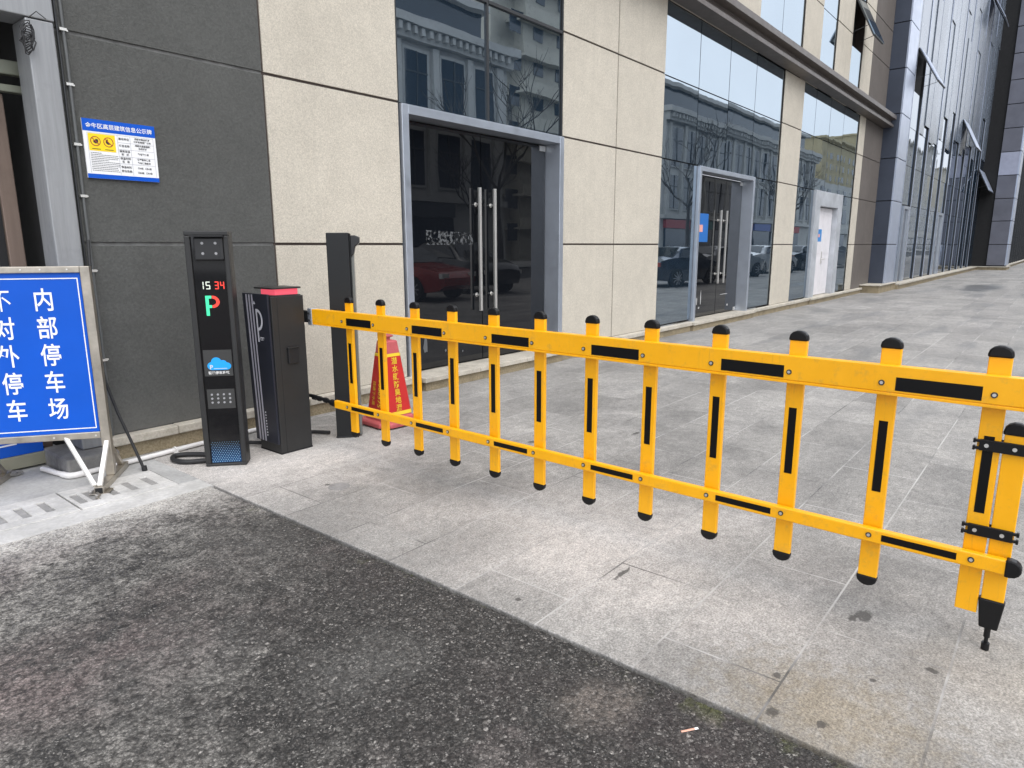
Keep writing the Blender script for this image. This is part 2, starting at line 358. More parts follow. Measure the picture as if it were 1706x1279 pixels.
# ------------------------------------------------------------------ ground
def grid(x0, x1, y0, y1, z, nx, ny, amp=0.):
    b = B(); vs = []
    for j in range(ny+1):
        for i in range(nx+1):
            vs.append((x0+(x1-x0)*i/nx, y0+(y1-y0)*j/ny, z + (random.uniform(-amp, amp) if 0 < i < nx and 0 < j < ny else 0)))
    return b.add(vs, [(j*(nx+1)+i, j*(nx+1)+i+1, (j+1)*(nx+1)+i+1, (j+1)*(nx+1)+i) for j in range(ny) for i in range(nx)])
tag(obj('ground', grid(-600, 1200, -600, 600, -.06, 4, 4), M_earth), kind='structure')
ag = grid(-14, 1.80, -9, 4.2, -.005, 40, 40, 0); random.seed(31); ev = []
for j in range(521): yy = -1+j*.01; ev += [(1.80, yy, -.005), (1.899-abs(random.gauss(0, .004))-.006*max(0, math.sin(yy*3.1+math.sin(yy*7))), yy, -.005-random.random()*.002)]
ev[0] = (1.8, -1, -.005); ag.add(ev, [(2*j, 2*j+1, 2*j+3, 2*j+2) for j in range(520)]); ag.add([(1.8, -9, -.005), (1.898, -9, -.005), (1.898, -1, -.005), (1.8, -1, -.005)], [(0, 1, 2, 3)])
tag(obj('asphalt_road', ag, M_asph), kind='structure')
pv = B(); pv.box(1.912, 110, -9, 5.06, -.05, 0)
tag(obj('pavement', pv, M_pave, bevel=.004), kind='structure')
ap = B(); ap.box(-14, 1.79, 4.58, 5.06, -.05, -.002); ap.box(-14, 1.545, 5.06, 9, -.05, -.002)
ap.box(-14, .75, 3.97, 4.58, -.05, -.003); ap.box(1.79, 1.9112, 4.16, 5.06, -.05, -.0025); ap.box(1.79, 1.9112, 3.97, 4.16, -.05, -.0025, 1)
ap.box(.75, 1.79, 3.97, 4.16, -.05, -.0032, 1)
tag(obj('concrete_apron', ap, [M_apron, M_drain]), kind='structure')
tag(obj('street', grid(-120, 740, -19, -9, -.02, 4, 2), M_road), kind='structure')
tag(obj('far_pavement', grid(-120, 740, -34, -19, .03, 4, 2), M_apron), kind='structure')

# ------------------------------------------------------------------ beige building
WY = 5.05
bld = thing('office_building', 'beige stone clad building with charcoal left bay and shop glazing under a brown channel canopy', 'building', (12, 5.05, 0))
G = .011
def panels(b, xs, zs, y0=WY, t=.03, m=0):
    for i in range(len(xs)-1):
        for k in range(len(zs)-1):
            b.box(xs[i]+(G if i else 0), xs[i+1]-(G if i < len(xs)-2 else 0), y0, y0+t, zs[k]+(G if k else 0), zs[k+1]-G, m)
ZL = [.165, 1.475, 2.775, 3.97, 5.0]; ZU = [5.0, 6.735, 7.76, 9.0, 10.3, 11.6, 13.0]
ZA = ZL + ZU[1:]
b = B(); panels(b, [1.70, 3.118], ZA); b.box(1.70, 3.118, WY+.012, WY+.3, .0, 13, 1)
obj('charcoal_wall', b, [M_dark, M_jgrey], bld, bevel=.003)
b = B()
b.box(-14, 1.70, WY, WY+.3, 3.08, 13)
obj('charcoal_lintel_wall', b, M_dark, bld)
b = B()
panels(b, [3.135, 4.505], ZA); panels(b, [7.175, 8.45, 9.80], ZL); panels(b, [15.13, 16.42], ZL); panels(b, [21.50, 22.15], ZL)
panels(b, [7.175, 8.45, 9.8, 11.0, 12.25, 13.5], ZU); panels(b, [16.1, 17.35], ZU); panels(b, [18.6, 19.95], ZU); panels(b, [21.1, 22.15], ZU)
for x0, x1 in ((3.118, 4.505), (7.175, 9.80), (15.13, 16.42), (21.50, 22.15)): b.box(x0, x1, WY+.012, WY+.3, .0, 5.0, 1)
b.box(3.118, 4.505, WY+.012, WY+.3, 5.0, 13, 1)
for x0, x1 in ((7.175, 13.5), (16.1, 17.35), (18.6, 19.95), (21.1, 22.15)): b.box(x0, x1, WY+.012, WY+.3, 5.0, 13, 1)
obj('beige_wall', b, [M_beige, M_joint], bld, bevel=.003)
b = B(); panels(b, [22.155, 24.4], ZA); b.box(22.155, 24.4, WY+.012, WY+.3, 0, 13, 1)
obj('taupe_wall', b, [M_taupe, M_joint], bld)
# plinth and ledge
b = B()
for x0, x1 in ((1.745, 4.62), (7.13, 10.98), (13.95, 17.75), (20.75, 23.2)): b.box(x0, x1, 4.985, WY+.01, -.02, .098); obj('plinth', b, M_plinth, bld, bevel=.004); b = B()
xq = 1.715
for x0, x1 in ((1.715, 2.17), (2.17, 3.3), (3.3, 4.62), (7.13, 9.75), (9.78, 10.98), (13.95, 15.4), (15.4, 17.75), (20.75, 23.25)):
    j = random.uniform(-.004, .004)
    b = B(); b.box(x0+.002, x1-.002, 4.955+j, WY+.004, .1, .162+j*.4)
    obj('ledge', b, M_ledge, bld, bevel=.008)
for x0, x1, hh in ((4.625, 7.125, .145), (10.985, 13.945, .15), (17.755, 20.745, .16)):
    b = B(); b.box(x0+.04, x1-.04, 4.95, WY+.28, -.02, hh-.052, 1)
    for q in range(3):
        a0 = x0+(x1-x0)*q/3; a1 = x0+(x1-x0)*(q+1)/3; b.box(a0+.002, a1-.002, 4.91, WY+.3, hh-.05, hh)
    obj('doorstep', b, [M_ledge, M_plinth], bld, bevel=.006)
# glazing
def pane_b(x0, x1, z0, z1, y, tilt=.0018, t=.012):
    b = B(); c = Vector(((x0+x1)/2, y, (z0+z1)/2)); a1 = random.uniform(-tilt, tilt); a2 = random.uniform(-tilt, tilt)
    ay = Vector((a1, 1, a2)).normalized(); ax = Vector((1, -a1, 0)).normalized(); az = ax.cross(ay)
    return b.obox(c, ax, ay, az, (x1-x0)/2, t/2, (z1-z0)/2)
def glazing(name, cells, frame_boxes, y, mglass, mframe, parent, label=None):
    f = B()
    for q in frame_boxes: f.box(*q)
    fr = obj(name, f, mframe, parent, label=label)
    for (x0, x1, z0, z1) in cells: obj('pane', pane_b(x0, x1, z0, z1, y), mglass, fr)
    return fr
gy = WY+.035
def cells(xs, zs, g=.009): return [(xs[i]+g, xs[i+1]-g, zs[k]+g, zs[k+1]-g) for i in range(len(xs)-1) for k in range(len(zs)-1)]
# over the first doorway, with slim grey bars
fb = [(4.51, 7.17, gy+.02, gy+.22, 2.80, 13)]
zz = [2.77, 3.955, 5.15, 6.35, 7.55, 8.75, 10, 11.3, 13]
glazing('upper_window', cells([4.525, 5.80, 7.155], zz, .013), fb, gy, M_glass, M_black, bld)
b = B(); b.box(5.786, 5.814, gy-.026, gy+.02, 2.76, 13)
for z in zz[1:-1]: b.box(4.51, 5.785, gy-.03, gy+.02, z-.016, z+.016); b.box(5.815, 7.17, gy-.03, gy+.02, z-.016, z+.016)
b.box(4.508, 4.524, gy-.03, gy+.02, 2.76, 13); b.box(7.156, 7.172, gy-.03, gy+.02, 2.76, 13)
obj('window_bars', b, M_alud, bld)
# shop windows
s1 = cells([9.81, 11.05, 12.30, 13.57, 15.12], [2.775, 3.97, 5.0]) + [(9.815, 11.13, .19, 2.765), (13.74, 15.12, .19, 2.765)]
glazing('shop_window', s1, [(9.80, 11.14, gy+.02, gy+.2, .165, 2.775), (13.73, 15.13, gy+.02, gy+.2, .165, 2.775), (9.80, 15.13, gy+.02, gy+.25, 2.775, 5.0)], gy, M_glass, M_black, bld)
s2 = cells([16.43, 17.45, 18.68, 19.95, 21.49], [2.775, 3.97, 5.0]) + [(16.43, 17.82, .19, 2.765), (20.36, 21.49, .19, 2.765)]
glazing('shop_window', s2, [(16.42, 17.84, gy+.02, gy+.2, .165, 2.775), (20.34, 21.50, gy+.02, gy+.2, .165, 2.775), (16.42, 21.50, gy+.02, gy+.25, 2.775, 5.0)], gy, M_glass, M_black, bld)
zu = [5.34, 6.735, 7.76, 9., 10.3, 11.6, 13]
glazing('upper_window', cells([13.51, 14.80, 16.09], zu), [(13.5, 16.1, gy+.02, gy+.2, 5, 13)], gy, M_glass, M_black, bld)
glazing('upper_window', cells([17.36, 18.59], zu), [(17.35, 18.6, gy+.02, gy+.2, 5, 13)], gy, M_glass, M_black, bld)
ow = glazing('upper_window', cells([19.96, 21.09], [5.34, 6.5]) + cells([19.96, 21.09], zu[2:]), [(19.95, 21.1, gy+.2, gy+.4, 5, 13)], gy, M_glass, M_black, bld)
def sash(x0, x1, ztop, h, ang, y, parent, mg, name='open_sash'):
    b = B(); a = R(ang); d = Vector((0, -math.sin(a), -math.cos(a))); nn = Vector((0, -math.cos(a), math.sin(a)))
    c = Vector(((x0+x1)/2, y, ztop)) + d*h/2
    b.obox(c, (1, 0, 0), d, nn, (x1-x0)/2, h/2, .012, 0)
    for s in (-1, 1): b.obox(c + Vector((s*((x1-x0)/2-.02), 0, 0)) - nn*.03, (1, 0, 0), d, nn, .02, h/2, .018, 1)
    for s in (-1, 1): b.obox(c + d*(s*(h/2-.02)) - nn*.03, (1, 0, 0), d, nn, (x1-x0)/2-.041, .02, .0175, 1)
    # stays
    for s in (-1, 1):
        e = c + d*(h*.25) + Vector((s*((x1-x0)/2-.05), 0, 0)) - nn*.045
        b.bar(e, (e.x, y+.06, e.z-.12), .012, .012, 1)
    obj(name, b, [mg, M_alud], parent)
sash(19.98, 21.07, 7.75, 1.22, 26, gy, ow, M_glass)
# doorway surrounds: face trim and deep reveal
def surround(x0, x1, z0, z1, wd, depth, mat, name='door_surround', proud=.03, head=None):
    b = B(); y0 = WY-proud; hd = head or wd
    b.box(x0, x0+wd, y0, WY+depth, z0, z1); b.box(x1-wd, x1, y0, WY+depth, z0, z1)
    b.box(x0+wd, x1-wd, y0+.002, WY+depth, z1-hd, z1)
    return obj(name, b, mat, bld, bevel=.004)
surround(4.525, 7.165, .145, 2.765, .085, .24, M_alu)
surround(11.15, 13.72, .15, 2.77, .075, .24, M_alu)
def handle(x, y, z0, z1, leaf, s=.016):
    b = B(); b.box(x-s, x+s, y-.085, y-.055, z0, z1)
    for z in (z0+.18, z1-.18): b.cyl((x, y-.06, z), (x, y, z), .012, 10); b.cyl((x, y-.01, z), (x, y-.004, z), .024, 12)
    obj('door_handle', b, M_steel, leaf, bevel=.003)
def leaf(x0, x1, z0, z1, y, mg, hx, hz):
    lf = obj('glass_door', pane_b(x0, x1, z0, z1, y, .0012), mg, bld)
    b = B(); b.box(x0+.05, x0+.17 if hx > (x0+x1)/2 else x1, y-.016, y+.016, z0-.012, z0+.055) if False else None
    f = B()
    for xx in ((x0, x0+.12) if hx > (x0+x1)/2 else (x1-.12, x1),): f.box(xx[0], xx[1], y-.013, y+.013, z0-.004, z0+.06); f.box(xx[0], xx[1], y-.013, y+.013, z1-.06, z1+.004)
    obj('patch_fitting', f, M_steel, lf)
    handle(hx, y, hz[0], hz[1], lf)
    return lf
ly = WY+.2
l1 = leaf(4.62, 5.862, .165, 2.66, ly, M_glassd, 5.775, (.73, 2.09)); l2 = leaf(5.872, 7.07, .165, 2.66, ly, M_glassd, 6.03, (.73, 2.09))
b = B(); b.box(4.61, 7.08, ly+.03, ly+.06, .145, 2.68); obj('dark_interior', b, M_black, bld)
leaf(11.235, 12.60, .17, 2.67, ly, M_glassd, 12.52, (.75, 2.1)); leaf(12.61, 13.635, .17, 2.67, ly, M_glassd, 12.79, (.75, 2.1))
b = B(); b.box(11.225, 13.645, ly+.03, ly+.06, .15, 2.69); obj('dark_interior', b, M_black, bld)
b = B(); b.add([(x, ly-.0085, z) for x, z in ((5.0, 1.47), (5.0, 1.62), (5.72, 1.60), (5.72, 1.47))], [(0, 1, 2, 3)])
n_ = N('torn_paper'); q_ = n_.noise(18, 6, .75)
t_ = n_.node('ShaderNodeBsdfTransparent'); p_ = n_.node('ShaderNodeBsdfDiffuse', {'Color': (.11, .115, .12)})
mx_ = n_.node('ShaderNodeMixShader', {0: n_.rng(q_, .50, .56), 1: t_.outputs[0], 2: p_.outputs[0]}); n_.t.links.new(mx_.outputs[0], n_.out.inputs[0])
obj('paper_remnant', b, n_.m, l1)
b = B(); random.seed(3)
def smear(b, x, z, w_, h_, y):
    k = 9; pts = [(x + w_*(.5+.5*random.random())*math.cos(2*math.pi*i/k), z + h_*(.5+.5*random.random())*math.sin(2*math.pi*i/k)) for i in range(k)]
    b.add([(px, y, pz) for px, pz in pts], [tuple(range(k))])
for x, z, w_, h_ in ((4.95, .42, .04, .13), (5.25, .33, .02, .02), (5.38, .3, .02, .015), (5.52, .29, .015, .015)): smear(b, x, z, w_, h_, ly-.009)
obj('scuff_marks', b, simple('scuff', (.10, .105, .11), .8), l1)
b = B()
for x, z, w_, h_ in ((11.75, .45, .035, .13), (11.92, .5, .03, .16), (11.85, .33, .05, .03), (13.0, .52, .3, .012), (13.2, .3, .05, .03)): smear(b, x, z, w_, h_, ly-.009)
obj('scuff_marks', b, simple('scuff_pale', (.33, .33, .33), .8), bld)
# white door
wf = B(); x0, x1 = 17.85, 20.33
wf.box(x0, x0+.42, WY-.03, WY+.16, .16, 2.78); wf.box(x1-.42, x1, WY-.03, WY+.16, .16, 2.78); wf.box(x0+.42, x1-.42, WY-.028, WY+.16, 2.42, 2.78)
obj('door_surround', wf, simple('worn_grey_paint', (.44, .46, .49), .5, .2, .28, 1.8), bld, bevel=.004, label='wide worn pale grey surround')
for a0, a1, hx in ((18.285, 19.08, None), (19.088, 19.895, 19.16)):
    b = B(); b.box(a0, a1, WY+.10, WY+.15, .18, 2.40)
    for z0, z1 in ((.28, 1.15), (1.25, 2.3)): b.box(a0+.1, a1-.1, WY+.094, WY+.1, z0, z1)
    d = obj('white_door', b, M_lila, bld, bevel=.004)
    if hx:
        h = B(); h.cyl((hx, WY+.10, 1.1), (hx, WY+.03, 1.1), .014, 10); h.bar((hx, WY+.035, 1.1), (hx+.13, WY+.035, 1.1), .02, .025); h.box(hx-.03, hx+.03, WY+.085, WY+.1, .98, 1.3)
        obj('door_handle', h, M_steel, d)
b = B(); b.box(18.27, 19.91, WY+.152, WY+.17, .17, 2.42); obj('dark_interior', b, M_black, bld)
# canopy: a deep brown steel channel along the wall
def canopy(x0, x1):
    pr = [(WY, 5.0), (4.765, 5.0), (4.765, 5.075), (4.835, 5.085), (4.845, 5.20), (4.70, 5.215), (4.70, 5.325), (WY, 5.335)]
    b = B(); b.prism(pr[::-1], lambda u, v, w_: (x0+(x1-x0)*w_, u, v)); return b
obj('canopy_beam', canopy(3.2, 24.35), M_channel, bld, bevel=.004)

# left entrance: dark passage, roller box, folding gate
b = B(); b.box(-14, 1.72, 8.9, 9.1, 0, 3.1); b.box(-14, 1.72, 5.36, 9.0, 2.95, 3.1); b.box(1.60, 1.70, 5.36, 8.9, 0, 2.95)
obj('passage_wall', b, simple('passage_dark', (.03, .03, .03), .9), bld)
b = B(); b.box(-1.4, 1.585, 5.30, 5.36, 2.515, 2.60); b.box(-1.4, 1.585, 5.30, 5.36, 2.41, 2.455)
obj('shutter_guide', b, simple('olive_metal', (.23, .24, .19), .5, .3), bld, bevel=.006)
b = B(); b.box(1.385, 1.475, 5.34, 5.46, .0, 2.40); obj('gate_stile', b, mat_brush('brown_metal', (.17, .125, .10)), bld, bevel=.006)
b = B(); b.box(.3, 1.335, 5.38, 5.43, .1, 2.40); obj('gate_leaf', b, simple('pale_leaf', (.55, .57, .6), .3, .2), bld, bevel=.004)
b = B(); b.box(1.336, 1.384, 5.37, 5.45, .0, 2.40); obj('gate_gap', b, M_black, bld)

# ------------------------------------------------------------------ blue glass building
gb = thing('glass_office_building', 'tall blue glass building with dark vertical fins and open top hung windows', 'building', (40, 4.7, 0))
gyb = 4.75; TOP = 24
ZP = [.24, 1.48, 2.82, 4.1, 5.4, 6.7, 8.0, 9.3, 10.6, 12, 13.4, 14.8, 16.2, 17.6, 19, 21, TOP]
b = B(); g = .012
for k in range(len(ZP)-1):
    b.box(24.42, 24.48, 4.63, 5.6, ZP[k]+g, ZP[k+1]-g, 0)                    # side towards the street end
    b.box(24.42, 25.75, 4.58, 4.628, ZP[k]+g, ZP[k+1]-g, 1)                  # front, painted pale for the sky it would reflect
b.box(24.47, 25.74, 4.635, 5.6, .2, TOP, 2)
obj('portal_pier', b, [M_bluep, M_bluel, M_black], gb, bevel=.004)
for q in ((23.3, 25.79, 4.50, 5.6, -.02, .219), (25.8, 49.19, 4.42, 5.6, -.02, .139), (49.2, 51.99, 2.95, 5.6, -.02, .159), (52, 95, 3.2, 5.6, -.02, .139)):
    b = B(); b.box(*q); obj('plinth', b, M_plinth, gb, bevel=.005)
for q in ((23.25, 25.78, 4.46, 5.6, .22, .25), (25.8, 49.14, 4.38, 5.6, .14, .19), (49.15, 51.99, 2.9, 5.6, .16, .2), (52, 95, 3.15, 5.6, .14, .18)):
    b = B(); b.box(*q); obj('ledge', b, M_ledge, gb, bevel=.005)
FX = [25.76, 26.47, 28.17, 30.14, 32.3, 34.2, 36.25, 38.3, 40.6, 42.9, 45.1, 47.4, 49.75]
b = B(); b.box(25.75, 50, gyb+.05, gyb+.8, .19, TOP); obj('backing', b, M_black, gb)
for x in FX[1:-1]:
    b = B(); b.box(x-.04, x+.04, gyb-.045, gyb+.03, .19, TOP, 0); b.box(x-.042, x+.042, gyb-.06, gyb-.046, .19, TOP, 1)  # pale front cap paints the highlight along the fin
    obj('fin', b, [M_alud, M_bluel], gb)
random.seed(11)
drop = [5.3, 7.7, 5.3, 5.2, 5.6, 5.4, 6.0, 5.6, 6.2, 5.8, 6.6, 6.2]
doorbays = {1: (26.95, 28.05, 2.78), 5: (34.6, 36.0, 2.82)}
for i in range(len(FX)-1):
    x0, x1 = FX[i]+.04, FX[i+1]-.04
    zs = [.21, 1.48, 2.82, 4.1] + [z for z in (5.3, 6.5, 7.7) if z < drop[i]-.3] + [drop[i]]
    zs = [z for z in zs if z <= drop[i]]
    if i == 1: zs = [.21, 2.82, 4.1, 5.3, 6.45]
    f = B(); f.box(x0, x1, gyb+.02, gyb+.045, .2, drop[i])
    fr = obj('bay_window', f, M_black, gb)
    for k in range(len(zs)-1):
        if i in doorbays and zs[k+1] <= 2.83: continue
        obj('pane', pane_b(x0, x1, zs[k]+.008, zs[k+1]-.008, gyb, .004), M_glassb, fr)
    if i in doorbays:
        a0, a1, zt = doorbays[i]
        if a0-x0 > .1: obj('pane', pane_b(x0, a0-.02, .21, 2.81, gyb), M_glassb, fr)
        if x1-a1 > .1: obj('pane', pane_b(a1+.02, x1, .21, 2.81, gyb), M_glassb, fr)
        s = B(); s.box(a0, a0+.09, gyb-.07, gyb+.04, .19, zt); s.box(a1-.25, a1, gyb-.07, gyb+.04, .19, zt); s.box(a0+.09, a1-.25, gyb-.068, gyb+.04, zt-.1, zt)
        obj('door_surround', s, M_alu, gb)
        obj('glass_door', pane_b(a0+.1, a1-.26, .2, zt-.1, gyb, .001), M_glassd, gb)
    # overlapping metal strips above, two to a bay, their lower ends staggered
    nst = 2; wst = (x1-x0)/nst
    for q in range(nst):
        z = drop[i] + [0, .9, .35, 1.6, .1][(i*2+q*3) % 5]*(1 if q else 0); k = 0
        if q and z > drop[i]+.02: obj('pane', pane_b(x0+wst*q+.01, x1, drop[i]+.012, z-.012, gyb, .003), M_glassb, fr)
        while z < TOP:
            z1 = min(TOP, z+[4.3, 6.1, 5.2, 7.4][(i+q*2+k) % 4]); off = .012 + .03*((k+i+q) % 2)
            p_ = B(); p_.box(x0+wst*q+.006, x0+wst*(q+1)-.006, gyb-off-.025, gyb-off, z+.008, z1-.008)
            obj('metal_panel', p_, M_slate if (i+q+k) % 3 else M_slate2, gb); z = z1; k += 1
b = B(); b.box(26.52, 28.1, gyb+.01, gyb+.03, 6.45, 7.7); obj('open_frame', b, M_black, gb)
sash(26.55, 28.1, 7.7, 1.22, 30, gyb-.1, gb, M_bluel)
sash(38.4, 40.5, 7.1, 1.4, 26, gyb-.1, gb, M_bluel)
sash(43.0, 45.0, 13.6, 1.4, 28, gyb-.1, gb, M_bluel)
sash(20.0+27, 49.6, 5.6, 1.3, 26, gyb-.1, gb, M_bluel)
# dark glazed return and the projecting grey pier
b = B(); b.box(49.80, 50.2, 3.98, 4.7, .2, TOP); rt_ = obj('return_window', b, M_black, gb)
for k in range(len(ZP)-1):
    c = B(); c.box(49.785, 49.80, 3.99, 4.72, ZP[k]+.01, ZP[k+1]-.01); obj('pane', c, mat_glass('deep_blue_glass', (.004, .008, .018), 1.8, (.6, .75, 1.)) if k == 0 else bpy.data.materials['deep_blue_glass'], rt_)
b = B(); g = .02
for k in range(len(ZP)-1):
    b.box(49.6, 49.7, 3.08, 3.97, ZP[k]+g, ZP[k+1]-g, 2 if k == 4 else 0); b.box(49.6, 51.4, 3.0, 3.078, ZP[k]+g, ZP[k+1]-g, 1)
b.box(49.69, 51.39, 3.085, 5.4, .2, TOP, 3)
obj('grey_pier', b, [M_panelg, M_bluel, simple('pale_violet_panel', (.33, .35, .44), .45, .2), M_black], gb, bevel=.006)
# wing beyond
b = B(); b.box(51.4, 95, 3.5, 5.5, .18, TOP); wg = obj('far_wing', b, M_black, gb)
for i in range(20):
    for z0, z1 in ((.2, 1.48), (1.5, 4.1), (4.12, 8), (8.02, 14), (14.02, TOP)):
        obj('pane', pane_b(51.42+i*2.18, 51.42+i*2.18+2.1, z0, z1, 3.46, .003), M_glassb, wg)
    f = B(); f.box(51.42+i*2.18+2.1, 51.42+i*2.18+2.18, 3.36, 3.5, .18, TOP); obj('fin', f, M_alud, wg)

# ------------------------------------------------------------------ grey steel portal by the passage
pt = thing('steel_portal_frame', 'grey painted steel post and beam on a rough block left of the charcoal wall', 'gate frame', (1.63, 5.1, 0))
b = B(); b.box(1.545, 1.695, 4.995, 5.23, .115, 2.795); obj('post', b, M_post, pt, bevel=.008)
b = B(); b.box(-1.6, 1.70, 4.99, 5.235, 2.80, 3.08); obj('cross_beam', b, M_post, pt, bevel=.006)
b = B(); b.box(1.395, 1.712, 4.83, 5.30, -.01, .112); obj('base_block', b, M_block, pt, bevel=.015)
b = B(); random.seed(2)
for k in range(9):
    pts = []; a0 = random.random()*6
    for i in range(8): pts.append((1.535+.045*math.cos(a0+i*.8)*(.4+.6*random.random()), 4.965-.02*random.random(), 2.72-.012*k+.05*math.sin(a0+i*.9)))
    b.tube(pts, .004, 5)
b.tube([(1.56, 4.97, 2.79), (1.60, 4.96, 2.83), (1.65, 4.97, 2.80)], .003, 5)
obj('wire_tangle', b, simple('black_rubber', (.015, .015, .016), .6), pt, smooth=True)
M_rub = bpy.data.materials['black_rubber']
# conduits beside the post
for dx, lb, clips in ((1.722, 'thin dark conduit pipe running down the wall against the grey post', 0), (1.756, 'clipped grey conduit pipe running down the wall right of its thinner twin', 1)):
    c = thing('conduit_pipe', lb, 'pipe', (dx, 5.03, 0), group='conduit pipes on the charcoal wall')
    y_ = WY-.014
    b = B(); b.tube([(dx, y_, 3.6), (dx+.004, y_, 2.6), (dx-.003, y_, 1.6), (dx, y_, .9), (dx-.005, y_, .17)], .010 if clips else .007, 10)
    obj('pipe', b, M_alud if not clips else simple('conduit_grey', (.10, .105, .105), .5), c, smooth=True)
    if clips:
        for z in (2.78, 2.46, 2.1, 1.78, 1.3, .7):
            k = B(); k.box(dx-.020, dx+.020, WY-.026, WY-.001, z-.008, z+.008); k.cyl((dx+.028, WY, z), (dx+.028, WY-.006, z), .006, 8); obj('pipe_clip', k, M_steel, c)
b = B(); b.tube([(1.735, 4.99, 1.5), (1.712, 4.95, 1.30), (1.685, 4.92, 1.12), (1.668, 4.90, .95), (1.664, 4.87, .78), (1.675, 4.82, .58), (1.70, 4.75, .38), (1.735, 4.67, .18), (1.765, 4.60, .0)], .0095, 10)
b.tube([(1.764, 4.602, .03), (1.766, 4.60, -.002)], .017, 10)
tag(obj('cable', b, M_rub, smooth=True), 'black cable slanting from the grey post down to the concrete by the drain', 'cable')

# ------------------------------------------------------------------ wall notice board
M_signblue = simple('sign_blue', (.001, .082, .50), .38, var=.08, scale=2.5, spec=.3); M_signwhite = simple('sign_white', (.80, .80, .80), .4, var=.03)
M_yellow = simple('sign_yellow', (.85, .62, .01), .4, var=.03); M_ink = simple('ink_black', (.02, .02, .022), .5); M_red = simple('ban_red', (.35, .045, .02), .5)
nb = thing('notice_board', 'blue and white building notice with yellow prohibition symbols fixed to the charcoal wall', 'notice board', (2.02, 5.04, 1.90))
nx0, nx1, nz0, nz1 = 1.797, 2.248, 1.898, 2.268; nyf = 5.032
b = B(); b.box(nx0, nx1, nyf, nyf+.012, nz0, nz1); obj('panel', b, M_signwhite, nb)
nw, nh = nx1-nx0, nz1-nz0
def nf(u, v, d=.0008): return (nx0+u*nw, nyf-d, nz0+v*nh)
def rect(b, fn, u0, u1, v0, v1, m=0): b.add([fn(u0, v0), fn(u1, v0), fn(u1, v1), fn(u0, v1)], [(0, 1, 2, 3)], m)
for v0, v1 in ((.795, 1), (0, .075)): b = B(); rect(b, nf, 0, 1, v0, v1); obj('blue_band', b, M_signblue, nb)
b = B(); vs, fs = text_b('金牛区高层建筑信息公示牌', .0345, lambda x, y: (nx0+nw*.5+x, nyf-.0016, nz0+nh*.885+y), .0004); b.add(vs, fs); obj('title_lettering', b, M_signwhite, nb)
b = B(); rect(b, nf, .06, .42, .47, .76); obj('yellow_panel', b, M_yellow, nb)
b = B(); bk = B()
for cu_, ic in ((.152, 0), (.325, 1)):
    c0 = nf(cu_, .632, .0016); rr = .031; k = 28
    vs = [(c0[0]+r_*math.cos(2*math.pi*i/k), c0[1], c0[2]+r_*math.sin(2*math.pi*i/k)) for r_ in (rr, rr*.84) for i in range(k)]
    b.add(vs, [(i, (i+1) % k, k+(i+1) % k, k+i) for i in range(k)])
    s2 = .707; pts = [(-1, 1)] ; d_ = rr*.9*s2
    b.add([(c0[0]-d_-.0018, c0[1]-.0003, c0[2]+d_-.0018), (c0[0]-d_+.0018, c0[1]-.0003, c0[2]+d_+.0018), (c0[0]+d_+.0018, c0[1]-.0003, c0[2]-d_+.0018), (c0[0]+d_-.0018, c0[1]-.0003, c0[2]-d_-.0018)], [(0, 1, 2, 3)])
    ps = [(-.4, -.3), (.1, -.5), (.5, -.2), (.55, .35), (.1, .5), (-.1, .2), (-.45, .1)] if ic == 0 else [(-.55, -.1), (-.2, -.5), (.5, -.4), (.15, -.1), (-.05, .1), (-.1, .6), (-.45, .45)]
    bk.add([(c0[0]+u*rr, c0[1]-.0001, c0[2]+v*rr) for u, v in ps], [tuple(range(len(ps)))])
    rect(bk, lambda u, v: nf(u, v, .0015), cu_-.055, cu_+.06, .497, .508)
obj('prohibition_symbol', b, M_red, nb); 
tb = B()
def nline(u0, u1, v0, v1): rect(tb, lambda u, v: nf(u, v, .0012), u0, u1, v0, v1)
for v in (.65, .535, .41, .285): nline(.45, .965, v-.002, v+.002)
nline(.628, .632, .09, .77); nline(.962, .966, .09, .77); nline(.45, .454, .09, .77); nline(.05, .966, .768, .772); nline(.05, .054, .09, .772)
obj('table_lines', tb, simple('faint_line', (.35, .36, .40), .5), nb)
def ntext(s, u, v, sz, ax='CENTER'):
    vs, fs = text_b(s, sz, lambda x, y: (nx0+nw*u+x, nyf-.0016, nz0+nh*v+y), .00025, ax=ax); bk.add(vs, fs)
for s, v in (('建设单位', .712), ('项目名称', .592), ('建筑保温', .500), ('形   式', .445), ('保温材料', .375), ('名   称', .318), ('保温材料', .225), ('燃烧性能', .155)): ntext(s, .54, v, .0168)
for s, v in (('成都市建设投资', .735), ('工程有限责任公司', .685), ('成都市高层建筑', .618), ('住宅楼栋', .570), ('外墙外保温', .475), ('挤塑聚苯保温', .378), ('外墙保温板材', .320), ('□A级   □B1级', .225), ('□B2级   □B3级', .145)): ntext(s, .80, v, .0142)
random.seed(5)
for k in range(11):
    v = .435-.03*k; u = .07
    while u < (.43 if k not in (0, 4, 8) else .2+.1*(k % 3)):
        w_ = random.uniform(.012, .03); rect(bk, lambda a, c_: nf(a, c_, .0013), u, u+w_, v-.004, v+.004); u += w_+.004
obj('lettering', bk, M_ink, nb)

# ------------------------------------------------------------------ free standing parking sign
SA = R(-35.9)
sg = thing('parking_sign_stand', 'blue sign with white vertical lettering in a stainless frame on a forked foot', 'sign stand', (1.528, 4.588, 0), SA)
